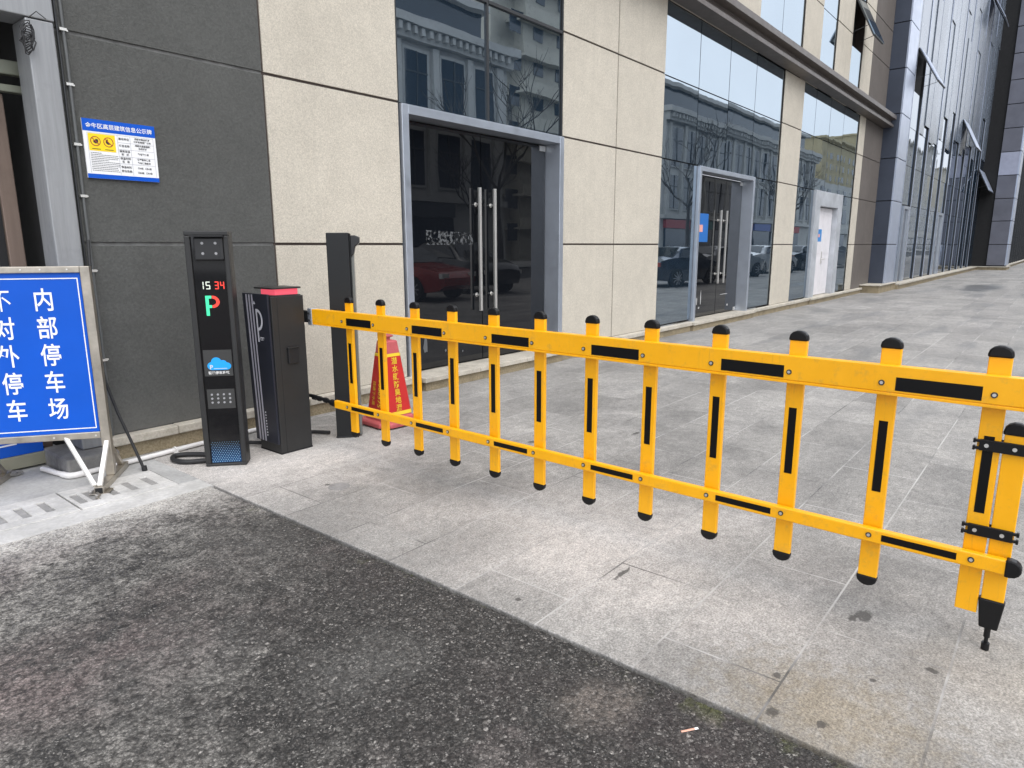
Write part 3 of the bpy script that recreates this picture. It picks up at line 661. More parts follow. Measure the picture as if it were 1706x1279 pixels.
# local: x to the right, y away from the reader, z up
PW, PZ0, PZ1 = .605, .325, 1.305
b = B(); b.box(-PW, 0, -.005, .006, PZ0, PZ1); obj('panel', b, M_signblue, sg, local=True)
b = B()
for u0, u1, v0, v1 in ((-PW+.014, -.014, PZ1-.036, PZ1-.030), (-PW+.014, -.014, PZ0+.022, PZ0+.028), (-PW+.014, -PW+.020, PZ0+.028, PZ1-.036), (-.020, -.014, PZ0+.028, PZ1-.036)):
    b.add([(u0, -.0062, v0), (u1, -.0062, v0), (u1, -.0062, v1), (u0, -.0062, v1)], [(0, 1, 2, 3)])
obj('border_line', b, M_signwhite, sg, local=True)
b = B()
for s, uc in (('内部停车场', -.208), ('不对外停车', -.430)):
    for i, ch in enumerate(s):
        vs, fs = text_b(ch, .126, lambda x, y, uc=uc, i=i: (uc+x*.90, -.0065, 1.137-.166*i+y*1.13), 0. if ch == '不' else .0016); b.add(vs, fs)
obj('lettering', b, M_signwhite, sg, local=True)
b = B(); b.box(-PW-.005, .005, -.02, .022, PZ1, PZ1+.038); b.box(-PW-.005, .005, -.02, .022, PZ0-.042, PZ0)
b.box(.006, .058, -.022, .024, .04, PZ1+.038); b.box(-PW-.058, -PW-.006, -.022, .024, .04, PZ1+.038)
obj('frame', b, M_stdirty, sg, local=True, bevel=.004)
b = B()
for x in (-.25, -.02): b.cyl((x, -.0205, PZ0-.022), (x, -.024, PZ0-.022), .006, 8)
for x in (-.3, -.2, -.06): b.cyl((x, -.0205, PZ1+.02), (x, -.023, PZ1+.02), .005, 8)
obj('rivet', b, M_steel, sg, local=True)
M_whpipe = simple('white_enamel_tube', (.72, .70, .66), .4, .1, .1, 9)
for x in (.034, -PW-.034):
    f = B(); f.bar((x, -.26, .02), (x, .27, .02), .05, .038); f.box(x-.055, x+.055, -.272, -.17, .0, .003)
    ft = obj('foot', f, M_stdirty, sg, local=True, bevel=.003)
    k = B(); k.box(x-.02, x+.02, -.2625, -.2605, .004, .036); obj('tube_mouth', k, M_black, ft, local=True)
    b = B(); b.bar((x, -.012, .26), (x, -.235, .04), .026, .024); obj('front_brace', b, M_whpipe, sg, local=True, bevel=.003)
    b = B(); b.bar((x, .012, .24), (x, .2, .04), .03, .026); obj('rear_brace', b, M_stdirty, sg, local=True, bevel=.003)
b = B(); b.bar((-.19, -.01, .295), (.008, -.238, .045), .023, .021); obj('cross_brace', b, M_whpipe, sg, local=True, bevel=.003)
b = B(); b.tube([(.026, -.27, .012), (.05, -.30, .008), (.045, -.35, .006), (.06, -.36, .006)], .006, 6); obj('hook', b, M_stdirty, sg, local=True)
# the second sign behind it, leaning in the passage mouth
s2 = thing('leaning_sign', 'second blue sign with olive lower rail, half hidden behind the front sign at the passage', 'sign', (1.1, 5.28, 0))
b = B(); b.box(.75, 1.395, 5.262, 5.27, .10, 1.02); obj('panel', b, M_signblue, s2)
b = B(); b.add([(.75, 5.2608, .16), (1.25, 5.2608, .175), (1.25, 5.2608, .185), (.75, 5.2608, .17)], [(0, 1, 2, 3)]); obj('border_line', b, M_signwhite, s2)
M_olive = simple('olive_rail', (.30, .29, .22), .45, .4)
for z0, z1 in ((.012, .098), (1.022, 1.06)): b = B(); b.box(.72, 1.40, 5.25, 5.29, z0, z1); obj('rail', b, M_olive, s2, bevel=.004)
b = B(); b.box(.71, 1.41, 5.295, 5.36, -.001, .12); obj('gap_shade', b, M_black, s2)  # black strip paints the shade of the gap below the sign

# ------------------------------------------------------------------ drain covers, pipes, small pieces on the ground
M_slotfill = mat_concrete('slot_silt', (.22, .215, .205), (.33, .32, .305), 12)
def drain_cover(x0, x1, slots, label):
    b = B(); y0, y1 = 4.163, 4.577; s0, s1 = 4.265, 4.465
    b.box(x0, x1, y0, s0, -.05, .0015); b.box(x0, x1, s1, y1, -.05, .0015); px = x0
    for s in slots:
        if s-.021 > px: b.box(px, s-.021, s0, s1, -.05, .0013)
        px = s+.021
    if px < x1: b.box(px, x1, s0, s1, -.05, .0013)
    b.box(x0+.002, x1-.002, s0+.001, s1-.001, -.05, -.007, 1)
    tag(obj('drain_cover', b, [M_drain, M_slotfill], bevel=.004), label, 'drain cover', 'concrete covers over the wall drain')
drain_cover(.755, 1.238, [.79, .902, 1.014, 1.126], 'slotted concrete drain cover at the left picture edge, left of the sign foot')
drain_cover(1.248, 1.785, [1.252+.04, 1.36, 1.467, 1.575, 1.69], 'slotted concrete drain cover under the sign foot, right of the crack')
M_pvc = simple('white_pvc', (.72, .70, .68), .4, 0, .08, 5)
pp = thing('pvc_pipe', 'white plastic pipe lying along the foot of the wall and bending back by the block', 'pipe', (1.7, 4.79, 0))
b = B(); b.tube([(1.33, 5.1, .02), (1.345, 5.02, .02), (1.36, 4.93, .02), (1.385, 4.815, .02), (1.40, 4.79, .02), (1.425, 4.785, .02), (1.67, 4.80, .02), (2.0, 4.83, .02), (2.28, 4.858, .02), (2.8, 4.90, .02)], .0165, 12)
obj('pipe', b, M_pvc, pp, smooth=True)
b = B(); b.tube([(1.372, 4.868, .02), (1.38, 4.83, .02), (1.393, 4.797, .02), (1.42, 4.785, .02), (1.47, 4.788, .02)], .0205, 12); obj('elbow', b, M_pvc, pp, smooth=True)
b = B(); b.box(2.06, 2.09, 4.79, 4.87, 0, .008); b.tube([(2.075, 4.80, .006), (2.075, 4.80, .03), (2.075, 4.835, .043), (2.075, 4.865, .03), (2.075, 4.868, .006)], .006, 6); obj('pipe_clip', b, M_pvc, pp)
def hose(pts, label, r):
    b = B(); b.tube(pts, r, 10); tag(obj('hose', b, M_rub, smooth=True), label, 'hose')
def arc(pts, k=6):
    P = [Vector(p) for p in pts]; P = [2*P[0]-P[1]] + P + [2*P[-1]-P[-2]]; out = []
    for i in range(1, len(P)-2):
        for j in range(k):
            t = j/k; a, b_, c, d = P[i-1:i+3]
            out.append(.5*((2*b_) + (c-a)*t + (2*a-5*b_+4*c-d)*t*t + (3*b_-a-3*c+d)*t**3))
    return out + [P[-2]]
hose(arc([(2.20, 4.52, .018), (2.09, 4.66, .02), (2.01, 4.70, .02), (1.965, 4.62, .02), (1.985, 4.52, .02), (2.06, 4.45, .02), (2.13, 4.40, .022)]), 'black hose looped on the ground at the left of the display kiosk', .0165)
hose(arc([(2.75, 4.40, .03), (2.86, 4.52, .018), (2.98, 4.50, .018), (3.06, 4.36, .02)]), 'black hose between the barrier cabinet and the slim black kiosk', .014)
hose(arc([(2.30, 4.40, .03), (2.38, 4.60, .03), (2.46, 4.60, .03), (2.58, 4.45, .03)]), 'black hose between the display kiosk and the barrier cabinet', .014)
def chunk(name, x, y, z, s, mat, label, cat, group=None, seed=0):
    random.seed(seed); bm = bmesh.new(); bmesh.ops.create_icosphere(bm, subdivisions=2, radius=1)
    for v in bm.verts: v.co = Vector((v.co.x*s[0], v.co.y*s[1], v.co.z*s[2]))*random.uniform(.75, 1.1)
    b = B(); bm.verts.index_update(); b.add([(v.co.x+x, v.co.y+y, v.co.z+z) for v in bm.verts], [tuple(v.index for v in f.verts) for f in bm.faces]); bm.free()
    return tag(obj(name, b, mat), label, cat, group)
chunk('rubble_piece', 1.175, 5.15, .014, (.06, .03, .022), M_block, 'grey broken rubble piece on the concrete below the blue signs', 'rubble')
M_peb = simple('pale_pebble', (.40, .385, .36), .8)
random.seed(21); pb = []
for (x, y) in ((1.83, 3.0), (1.845, 2.55), (1.80, 2.42), (1.86, 2.36), (1.853, 2.20), (1.86, 2.185), (1.842, 2.18), (1.852, 1.9), (1.3, 3.05), (1.38, 2.72), (1.1, 2.75), (1.45, 2.0), (.95, 2.2), (.8, 2.65), (1.0, 1.6), (1.75, .62), (1.55, .8), (1.62, 1.35), (1.2, 1.3), (.7, 1.9)):
    pb.append((x, y, random.uniform(.003, .0055)))
for i, (x, y, s) in enumerate(pb):
    tag(chunk('pebble', x, y, -.012+s*.5, (s*1.3, s, s*.7), M_peb, None, None, None, i), 'tiny pale stone chip lying on the dark asphalt', 'pebble', 'pale stone chips on the asphalt')
b = B(); b.cyl((1.725, .748, -.008), (1.762, .722, -.008), .0052, 10, 0); b.cyl((1.7625, .7217, -.008), (1.772, .715, -.008), .0054, 10, 1)
tag(obj('cigarette_butt', b, [simple('filter_paper', (.62, .33, .24), .8), M_signwhite]), 'orange cigarette butt lying on the asphalt near the bottom of the picture', 'cigarette butt')
b = B(); b.cyl((2.386, 3.335, -.01), (2.386, 3.335, .0025), .066, 28, 0); b.cyl((2.386, 3.335, .0), (2.386, 3.335, .0045), .045, 28, 0)
tag(obj('floor_cap', b, mat_concrete('cap_grey', (.20, .19, .185), (.30, .29, .28), 8)), 'small round grey cap set in the paving in front of the barrier cabinet', 'floor cap')
# moss tufts in the asphalt edge
random.seed(9); b = B()
for _ in range(900):
    y = random.choice([random.gauss(3.05, .06), random.gauss(2.42, .12), random.gauss(2.25, .1), random.gauss(2.0, .12), random.gauss(1.2, .2)]); x = 1.897 - abs(random.gauss(0, .014)); s = random.uniform(.002, .006); a = random.random()*6.3
    b.add([(x, y, -.014), (x+s*math.cos(a), y+s*math.sin(a), -.014), (x+s*.5*math.cos(a+1), y+s*.5*math.sin(a+1), -.014+s*1.6)], [(0, 1, 2)])
tag(obj('moss', b, simple('moss_green', (.07, .085, .02), .9, var=.4, scale=20)), 'thin green moss along the joint between asphalt and paving', 'moss', kind='stuff')

# ------------------------------------------------------------------ display kiosks
M_case = simple('charcoal_powder_coat', (.028, .028, .028), .42, .3, .12, 5, bump=.15, bscale=600)
M_face = N('kiosk_glass').pbr(Base_Color=(.004, .004, .005, 1), Roughness=.06, IOR=1.5)
M_blk = simple('black_plastic', (.012, .012, .013), .35, 0, .15, 8)
def emis(name, c, e):
    n = N(name); return n.pbr(Base_Color=tuple(q*.3 for q in c), Emission_Color=c, Emission_Strength=e, Roughness=.5)
M_ledr = emis('led_red', (1., .055, .035), 1.1); M_ledg = emis('led_green', (.06, .85, .42), .9); M_ledw = emis('led_white', (.85, .92, .80), .75)
KA = math.atan2(-.656, .755)
KH = 1.553
def kiosk_body(k, w_, d_):
    b = B(); b.box(-.005, w_+.03, .03, d_, .0, KH-.002); b.box(-.005, w_+.03, .0, .03, 0, .02)
    b.box(-.006, .030, -.004, .0295, .02, KH-.03); b.box(w_+.0, w_+.031, -.004, .0295, .02, KH-.03); b.box(-.006, w_+.031, -.004, .0295, KH-.0295, KH)
    return obj('case', b, M_case, k, local=True, bevel=.006)
k1 = thing('display_kiosk', 'tall black parking kiosk with lit time display, camera head and blue cloud logo', 'parking kiosk', (2.059, 4.343, 0), KA)
W1 = .229
kiosk_body(k1, W1-.002, .125)
b = B(); b.box(.0305, W1-.003, .012, .0295, .021, KH-.031); fp = obj('front_glass', b, M_face, k1, local=True)
def kf(u, v, d=.0005): return (u, .012-d, v)
b = B(); b.box(.048, .228, -.012, .0115, 1.366, 1.515); cm = obj('camera_head', b, M_blk, k1, local=True, bevel=.012)
b = B(); b.box(.038, .236, -.050, -.0, 1.517, 1.524); b.box(.075, .202, -.0135, -.0125, 1.39, 1.495); obj('camera_hood', b, M_blk, cm, local=True)
ML = simple('lens_grey', (.30, .30, .31), .3)
for u, v in ((.103, 1.476), (.182, 1.476), (.103, 1.412), (.182, 1.412)):
    b = B(); b.cyl((u, -.0125, v), (u, -.0155, v), .0085, 14); obj('infrared_lamp', b, ML, cm, local=True)
b = B(); seg_digit(b, '1', .064, 1.186, .020, .049, .0062, kf); seg_digit(b, '5', .096, 1.186, .027, .049, .0062, kf); obj('hour_digits', b, M_ledw, fp, local=True)
b = B(); seg_digit(b, '3', .150, 1.186, .025, .049, .0062, kf); seg_digit(b, '4', .184, 1.186, .025, .049, .0062, kf); obj('minute_digits', b, M_ledr, fp, local=True)
b = B(); rect(b, kf, .086, .106, 1.016, 1.145); rect(b, kf, .106, .1235, 1.1265, 1.145); rect(b, kf, .106, .1235, 1.066, 1.0845); obj('letter_stem', b, M_ledg, fp, local=True)
b = B(); k = 14; ro, ri = .0395, .0215; c0 = (.1265, 1.1055)
vs = [kf(c0[0]+r_*math.cos(-math.pi/2+math.pi*i/k)*1.15, c0[1]+r_*math.sin(-math.pi/2+math.pi*i/k)) for r_ in (ro, ri) for i in range(k+1)]
b.add(vs, [(i, i+1, k+2+i, k+1+i) for i in range(k)]); obj('letter_bowl', b, M_ledr, fp, local=True)
b = B(); b.box(.040, .217, .0095, .0118, .618, .792); lp = obj('logo_plate', b, simple('dark_grey_plate', (.035, .035, .034), .4), k1, local=True)
b = B()
for (cx, cz, r_, sx) in ((.092, .686, .027, 1.15), (.118, .712, .031, 1.05), (.158, .700, .024, 1.1), (.182, .684, .024, 1.1)):
    vs = [(cx+r_*sx*math.cos(2*math.pi*i/24), .0090-.0001*cx*10, cz+r_*math.sin(2*math.pi*i/24)) for i in range(24)]; b.add(vs, [tuple(range(24))])
b.add([(.088, .0074, .6595), (.186, .0074, .6595), (.182, .0074, .69), (.092, .0074, .69)], [(0, 1, 2, 3)])
obj('cloud_logo', b, emis('cloud_blue_glow', (.005, .36, .93), .8), lp, local=True)  # logo colour is given a glow of its own
b = B(); vs, fs = text_b('P', .040, lambda x, y: (.085+x, .0068, .677+y), .001); b.add(vs, fs); b.add([(.100, .0068, .667), (.185, .0068, .667), (.181, .0068, .6705), (.100, .0068, .6705)], [(0, 1, 2, 3)])
vs, fs = text_b('智能停车系统', .0218, lambda x, y: (.1295+x, .0068, .639+y), .0007); b.add(vs, fs)
obj('lettering', b, emis('white_print_glow', (.9, .9, .9), .45), lp, local=True)  # print is given a faint glow of its own
b = B(); b.box(.042, .215, .0095, .0118, .398, .530); kp = obj('speaker_plate', b, bpy.data.materials['dark_grey_plate'], k1, local=True)
for i in range(4):
    for j in range(3):
        b = B(); b.cyl((.072+.0375*i, .0096, .494-.027*j), (.072+.0375*i, .0082, .494-.027*j), .0072, 12); obj('speaker_hole', b, ML, kp, local=True)
# the base print: rows of light dots on blue fading to black upwards
nB = N('blue_base_print'); v_ = nB.sep(nB.obj)[2]
b = B(); rect(b, lambda u, v: kf(u, v, .0007), .034, W1-.006, .024, .175); bp = obj('base_print', b, nB.pbr(Base_Color=nB.mix(nB.rng(v_, .16, .03), (.004, .005, .007), (.006, .045, .13)), Roughness=.2), k1, local=True)
b = B()
for j in range(12):
    for i in range(13):
        u = .040+.0152*i+(.0076 if j % 2 else 0); v = .031+.0122*j; r_ = .0041*(1-.045*j)
        if u < W1-.01: b.add([kf(u+r_*math.cos(math.pi/3*q), v+r_*math.sin(math.pi/3*q), .0013) for q in range(6)], [tuple(range(6))])
obj('print_dots', b, simple('print_pale_blue', (.13, .27, .42), .5), bp, local=True)

k2 = thing('side_kiosk', 'slim black kiosk seen from behind, camera hood at its side, beyond the barrier cabinet', 'parking kiosk', (3.137, 4.222, 0), R(-42))
b = B(); b.box(-.084, .078, -.05, .03, .0, KH); b.box(-.09, .083, -.056, .03, .0, .012); b.box(.0785, .088, -.04, .035, .012, KH-.004)
obj('case', b, simple('satin_black_coat', (.011, .012, .013), .4, .1, spec=.35), k2, local=True, bevel=.006)
b = B(); b.box(.0885, .108, -.02, .045, .015, KH-.16); b.box(-.075, .088, .0355, .05, .015, KH-.02); obj('front_glass', b, simple('grey_screen', (.16, .165, .155), .12, .1), k2, local=True)
b = B(); pr = [(.0885, 1.535), (.0885, 1.375), (.108, 1.40), (.118, 1.45), (.150, 1.478), (.152, 1.522), (.12, 1.535)]
b.prism(pr[::-1], lambda u, v, w_: (u, -.035+.10*w_, v)); obj('camera_hood', b, M_blk, k2, local=True, bevel=.005)

# ------------------------------------------------------------------ barrier
def mat_yellow():
    n = N('barrier_yellow'); d = n.noise(7, 6, .7, n.obj); s = n.noise(60, 4, .7, n.mapv(n.obj, (1, 1, .1)))
    c = n.mix(n.rng(d, .3, .7), (.88, .405, .002), (.95, .45, .003))
    c = n.mix(n.math('MULTIPLY', n.rng(s, .60, .75), .3), c, (.42, .24, .04))
    gr = n.math('MULTIPLY', n.rng(n.noise(16, 7, .75, n.obj), .54, .70), .36); c = n.mix(gr, c, (.40, .25, .07))
    return n.pbr(Base_Color=c, Roughness=n.rng(d, .3, .7, .30, .46), Specular_IOR_Level=.5, Normal=n.bump(n.noise(300, 2, .5, n.obj), .05, .002))
M_yel = mat_yellow(); M_strip = simple('black_reflective_strip', (.004, .004, .0045), .40, 0, .1, 1.5, rvar=.03, spec=.22); M_cap = simple('black_rubber_cap', (.006, .006, .0065), .42, spec=.3)
bg_ = thing('barrier_gate', 'yellow fence type barrier arm with black strips on a charcoal cabinet with red light', 'parking barrier', (2.65, 4.325, 0))
hx0, hx1, hy0, hy1 = 2.53, 2.785, 4.19, 4.46
b = B(); b.box(hx0, hx1, hy0, hy1, 0, 1.118); b.box(hx0+.01, hx1-.01, hy0+.01, hy1-.01, 1.118, 1.125)
cab = obj('cabinet', b, M_case, bg_, bevel=.007)
# front panel, wider at the top than at the foot
b = B(); b.prism([(4.195, .075), (4.205, 1.135), (4.525, 1.135), (4.480, .075)], lambda u, v, w_: (2.512+.017*w_, u, v)); fpn = obj('front_panel', b, simple('blue_black_panel', (.014, .016, .026), .36, .1, .05, 1., rvar=.03), cab, bevel=.003)
b = B()
def pf(t, v, d=.0006):  # t: distance from the far edge of the panel
    k = (v-.075)/1.06; return (2.512-d, 4.480+.045*k - t, v)
for t in (.046, .082, .118):
    b.add([pf(t, .08), pf(t+.018, .08), pf(t+.018, 1.128), pf(t, 1.128)], [(0, 1, 2, 3)])
obj('stripe', b, simple('stripe_grey', (.47, .46, .52), .4), fpn)
b = B()
k = 12; t0 = .158; vb = .80
b.add([pf(t0, vb), pf(t0+.018, vb), pf(t0+.018, 1.03), pf(t0, 1.03)], [(0, 1, 2, 3)])
vs = []
for (ra, rb) in ((.062, .075), (.044, .055)):
    for i in range(k+1):
        a = math.pi/2 - math.pi*i/k; vs.append(pf(t0+.018+ra*math.cos(a), .955+rb*math.sin(a)))
b.add(vs, [(i, i+1, k+2+i, k+1+i) for i in range(k)])
def pft(x, y): return pf(t0+.052+x, .823+y)
vs, fs = text_b('道闸', .024, pft, .001); b.add(vs, fs)
vs, fs = text_b('▲', .03, lambda x, y: pf(t0-.008+x, 1.072+y), 0); b.add(vs, fs)
# worn small print by the stripes, too small to read
random.seed(14)
for i in range(9):
    v = .12+.021*i
    b.add([pf(.150, v), pf(.150+random.uniform(.010, .018), v+.002), pf(.150+random.uniform(.010, .018), v+.011), pf(.151, v+.012)], [(0, 1, 2, 3)])
obj('lettering', b, simple('print_white', (.62, .62, .66), .5), fpn)
b = B(); b.box(hx0+.055, hx1-.02, hy0+.03, hy1-.06, 1.1255, 1.165); obj('warning_light', b, emis('red_lamp', (1., .12, .18), .72), cab, bevel=.004)
b = B(); b.box(hx0+.02, hx1-.005, hy0+.012, hy1-.03, 1.166, 1.178); obj('light_lid', b, M_case, cab, bevel=.003)
b = B(); b.box(2.628, 2.712, hy0-.018, hy0-.0005, .645, .755); b.box(2.622, 2.718, hy0-.026, hy0-.0005, .752, .762); obj('lock_cover', b, M_blk, cab, bevel=.005)
b = B(); b.box(2.575, 2.577, hy0-.0012, hy0-.0002, .01, 1.11); b.box(hx0-.001, hx1+.001, hy0-.001, hy1, .0, .012); obj('door_seam', b, M_black, cab)
# arm: local frame s along the arm from the cabinet, x = front face
def AX(y): return 2.757 + .0178*y
def ap_(y, dx, z): return Vector((AX(y)+dx, y, z))
ad = Vector((.0178, 1, 0)).normalized(); an = Vector((1, -.0178, 0)).normalized()
def abar(b, y0, y1, d0, d1, z0, z1, m=0):
    vs = [Vector((AX(y), y, z)) + an*d for z in (z0, z1) for d in (d0, d1) for y in (y0, y1)]
    b.add(vs, [(0, 2, 3, 1), (4, 5, 7, 6), (0, 1, 5, 4), (2, 6, 7, 3), (0, 4, 6, 2), (1, 3, 7, 5)], m)
def aprof(b, y0, y1, prof, m=0):
    b.prism(prof, lambda u, v, w_: Vector((AX(y0+(y1-y0)*w_), y0+(y1-y0)*w_, v)) + an*u, m)
ARM_E = -.42
b = B(); aprof(b, 4.165, ARM_E, [(0, .906), (0, .9155), (.004, .9165), (.004, .919), (0, .920), (0, 1.016), (.045, 1.016), (.045, .920), (.041, .919), (.041, .9165), (.045, .9155), (.045, .906)])
boom = obj('boom', b, M_yel, bg_, bevel=.0035)
b = B(); abar(b, ARM_E-.03, ARM_E-.0005, -.002, .047, .903, 1.018); obj('boom_end_cap', b, M_cap, boom, bevel=.008)
b = B(); abar(b, 4.1655, 4.215, -.004, .05, .90, 1.02, 0); abar(b, 4.216, 4.40, .004, .042, .915, 1.0, 1); obj('clamp_bracket', b, [M_alu, M_alud], bg_, bevel=.004)
b = B()
for z in (.935, .985): b.cyl(ap_(4.19, -.004, z), ap_(4.19, -.012, z), .009, 8)
obj('clamp_bolt', b, M_alud, bg_)
PY = [3.800, 3.462, 3.130, 2.800, 2.470, 2.139, 1.811, 1.479, 1.145, .815, .480, .148]
def bolt(y, z, parent, d=-.0005):
    b = B(); p = ap_(y, d, z); b.cyl(p, p-an*.003, .0105, 12, 0); b.cyl(p-an*.003, p-an*.006, .006, 10, 1); obj('bolt', b, [M_alud, M_steel], parent, smooth=True)
for i in range(0, 12, 2):
    b = B(); m_ = (PY[i]+PY[i+1])/2; hw = .132; abar(b, m_-hw, m_+hw, -.0012, -.0002, .927, .977); obj('reflective_strip', b, M_strip, boom)
for y in PY: bolt(y+.012 if y != PY[-1] else y, .952, boom)
# lower rail
b = B(); aprof(b, 3.955, .033, [(0, .322), (0, .378), (.030, .378), (.030, .322)])
rail = obj('lower_rail', b, M_yel, bg_, bevel=.006, seg=3)
for i in range(0, 12, 2):
    b = B(); m_ = (PY[i]+PY[i+1])/2; hw = .122; abar(b, m_-hw, m_+hw, -.0012, -.0002, .337, .363); obj('reflective_strip', b, M_strip, rail)
for y in PY: bolt(y, .352, rail)
def dome(b, base, ax, wdir, w_, tdir, t_, h_, n=7, collar=.012):
    # rounded rubber cap: half ellipse outline, slightly larger than the bar
    pts = [(-w_/2, -collar), (-w_/2, 0)] + [(-w_/2*math.cos(math.pi*i/n), h_*math.sin(math.pi*i/n)) for i in range(1, n)] + [(w_/2, 0), (w_/2, -collar)]
    b.prism(pts, lambda u, v, q: Vector(base) + Vector(wdir)*u + Vector(ax)*v + Vector(tdir)*(t_*(q-.5)))
b = B(); dome(b, ap_(.033, .015, .35), -ad, Vector((0, 0, 1)), .064, an, .038, .032, 7, .016); obj('end_cap', b, M_cap, rail, bevel=.005)
b = B(); b.tube([ap_(3.955, .015, .35), ap_(4.0, .012, .355)], .024, 12); b.tube([ap_(4.0, .012, .355), ap_(4.09, .005, .365), ap_(4.2, -.0, .375), ap_(4.30, -.03, .38)], .013, 10)
for y in (4.06, 4.14, 4.2): b.tube([ap_(y-.014, .006, .362+.0018*(y-4.0)*50*.1), ap_(y+.014, .003, .364+.0018*(y-4.0)*50*.1)], .019, 10)
obj('link_rod', b, M_cap, bg_, smooth=True)
# pickets
PWD = .068
def picket(y, z0=.15, z1=1.085, caps=True):
    b = B(); abar(b, y-PWD/2, y+PWD/2, .047, .069, z0, z1)
    pk = obj('picket', b, M_yel, bg_, bevel=.003)
    b = B(); abar(b, y-.0155, y+.0155, .0458, .0468, .515, .797); obj('reflective_strip', b, M_strip, pk)
    b = B(); dome(b, ap_(y, .058, z1), Vector((0, 0, 1)), ad, PWD+.006, an, .030, .030); obj('end_cap', b, M_cap, pk, bevel=.006)
    if caps: b = B(); dome(b, ap_(y, .058, z0), Vector((0, 0, -1)), ad, PWD+.006, an, .030, .030); obj('end_cap', b, M_cap, pk, bevel=.006)
    return pk
for y in PY[:-1]: picket(y)
picket(PY[-1], .135, 1.085, False)
# sliding support leg clamped to the last picket
LY = .148-.075
b = B(); abar(b, LY-PWD/2, LY+PWD/2, .047, .069, .19, .822); lg = obj('support_leg', b, M_yel, bg_, bevel=.003)
b = B(); dome(b, ap_(LY, .058, .822), Vector((0, 0, 1)), ad, PWD+.008, an, .032, .034); obj('end_cap', b, M_cap, lg, bevel=.006)
b = B(); b.prism([(-.040, .20), (-.028, .088), (.028, .088), (.040, .20)], lambda u, v, q: ap_(LY, .042+.034*q, v) + ad*u); obj('foot_sleeve', b, M_cap, lg, bevel=.005)
b = B(); p = ap_(LY, .058, 0)
for z0, z1, r_ in ((.088, .05, .010), (.05, .028, .0065), (.028, .001, .013)): b.cyl(p+Vector((0, 0, z0)), p+Vector((0, 0, z1)), r_, 12)
obj('foot_bolt', b, M_cap, lg)
for z in (.765, .452):
    b = B(); abar(b, .042, .174, .034, .0455, z-.02, z+.02)
    for e in (.034, .182):
        for q in (-.013, .013): 
            c = ap_(e, .040, z+q); b.obox(c, ad, an, (0, 0, 1), .010, .006, .005); b.obox(c+ad*(.006 if e > .1 else -.006), ad, an, (0, 0, 1), .004, .008, .008)
    abar(b, .042, .174, .0702, .078, z-.02, z+.02)
    st = obj('clamp_strap', b, M_cap, bg_, bevel=.002)
    for y in (.152, .072): b = B(); q = ap_(y, .0338, z); b.cyl(q, q-an*.003, .007, 10); obj('screw', b, M_steel, st)

# ------------------------------------------------------------------ traffic cone
cn = thing('traffic_cone', 'faded red square traffic cone with gold lettered wrap standing behind the barrier', 'traffic cone', (3.60, 4.27, 0), R(-4))
M_cone = simple('faded_red_rubber', (.43, .085, .09), .6, 0, .18, 9); M_wrap = simple('red_wrap', (.48, .022, .020), .35, 0, .10, 8); M_gold = simple('gold_print', (.72, .52, .03), .4)
b = B(); k = .205; c_ = .075
oc = [(-k, -k+c_), (-k+c_, -k), (k-c_, -k), (k, -k+c_), (k, k-c_), (k-c_, k), (-k+c_, k), (-k, k-c_)]
b.loft([[(x, y, .012) for x, y in oc], [(x, y, .042) for x, y in oc], [(x*.93, y*.93, .055) for x, y in oc]])
obj('base', b, M_cone, cn, local=True, bevel=.006)
def ring(h, z, ch=.18):
    c = h*ch; return [(-h, -h+c, z), (-h+c, -h, z), (h-c, -h, z), (h, -h+c, z), (h, h-c, z), (h-c, h, z), (-h+c, h, z), (-h, h-c, z)]
def ch(z): return .142 - (z-.055)/(.69-.055)*(.142-.064)
b = B(); b.loft([ring(.152, .055), ring(.148, .075), ring(ch(.08), .08), ring(ch(.69), .69), ring(.058, .70), ring(.022, .705), ring(.02, .725), ring(.038, .73), ring(.04, .742), ring(.02, .75)])
body = obj('body', b, M_cone, cn, local=True, bevel=.004)
b = B(); e = .0025; b.loft([ring(ch(.105)+e, .105), ring(ch(.575)+e, .575)], 0, False); obj('wrap', b, M_wrap, body, local=True)
b = B(); e = .0032
b.loft([ring(ch(.575)+e, .575), ring(ch(.60)+e, .60)], 0, False); b.loft([ring(ch(.095)+e, .095), ring(ch(.125)+e, .125)], 0, False); obj('gold_band', b, M_gold, body, local=True)
# lettering lies on the two street side faces: -y face (towards the barrier) and -x face
b = B(); e = .0046
for i, t in enumerate('潜水艇防臭地漏'):
    z0 = .535-.064*i
    vs, fs = text_b(t, .060, lambda x, y, z0=z0: (x, -(ch(z0+y)+e), z0+y), .0006); b.add(vs, fs)
vs, fs = text_b('13408660375', .068, lambda x, y: (-(ch(.345-x)+e), -y-.035, .345-x), .0007); b.add(vs, fs)
vs, fs = text_b('疏通下水道', .040, lambda x, y: (-(ch(.27-x)+e), -y+.045, .27-x), .0003); b.add(vs, fs)
obj('lettering', b, M_gold, body, local=True)

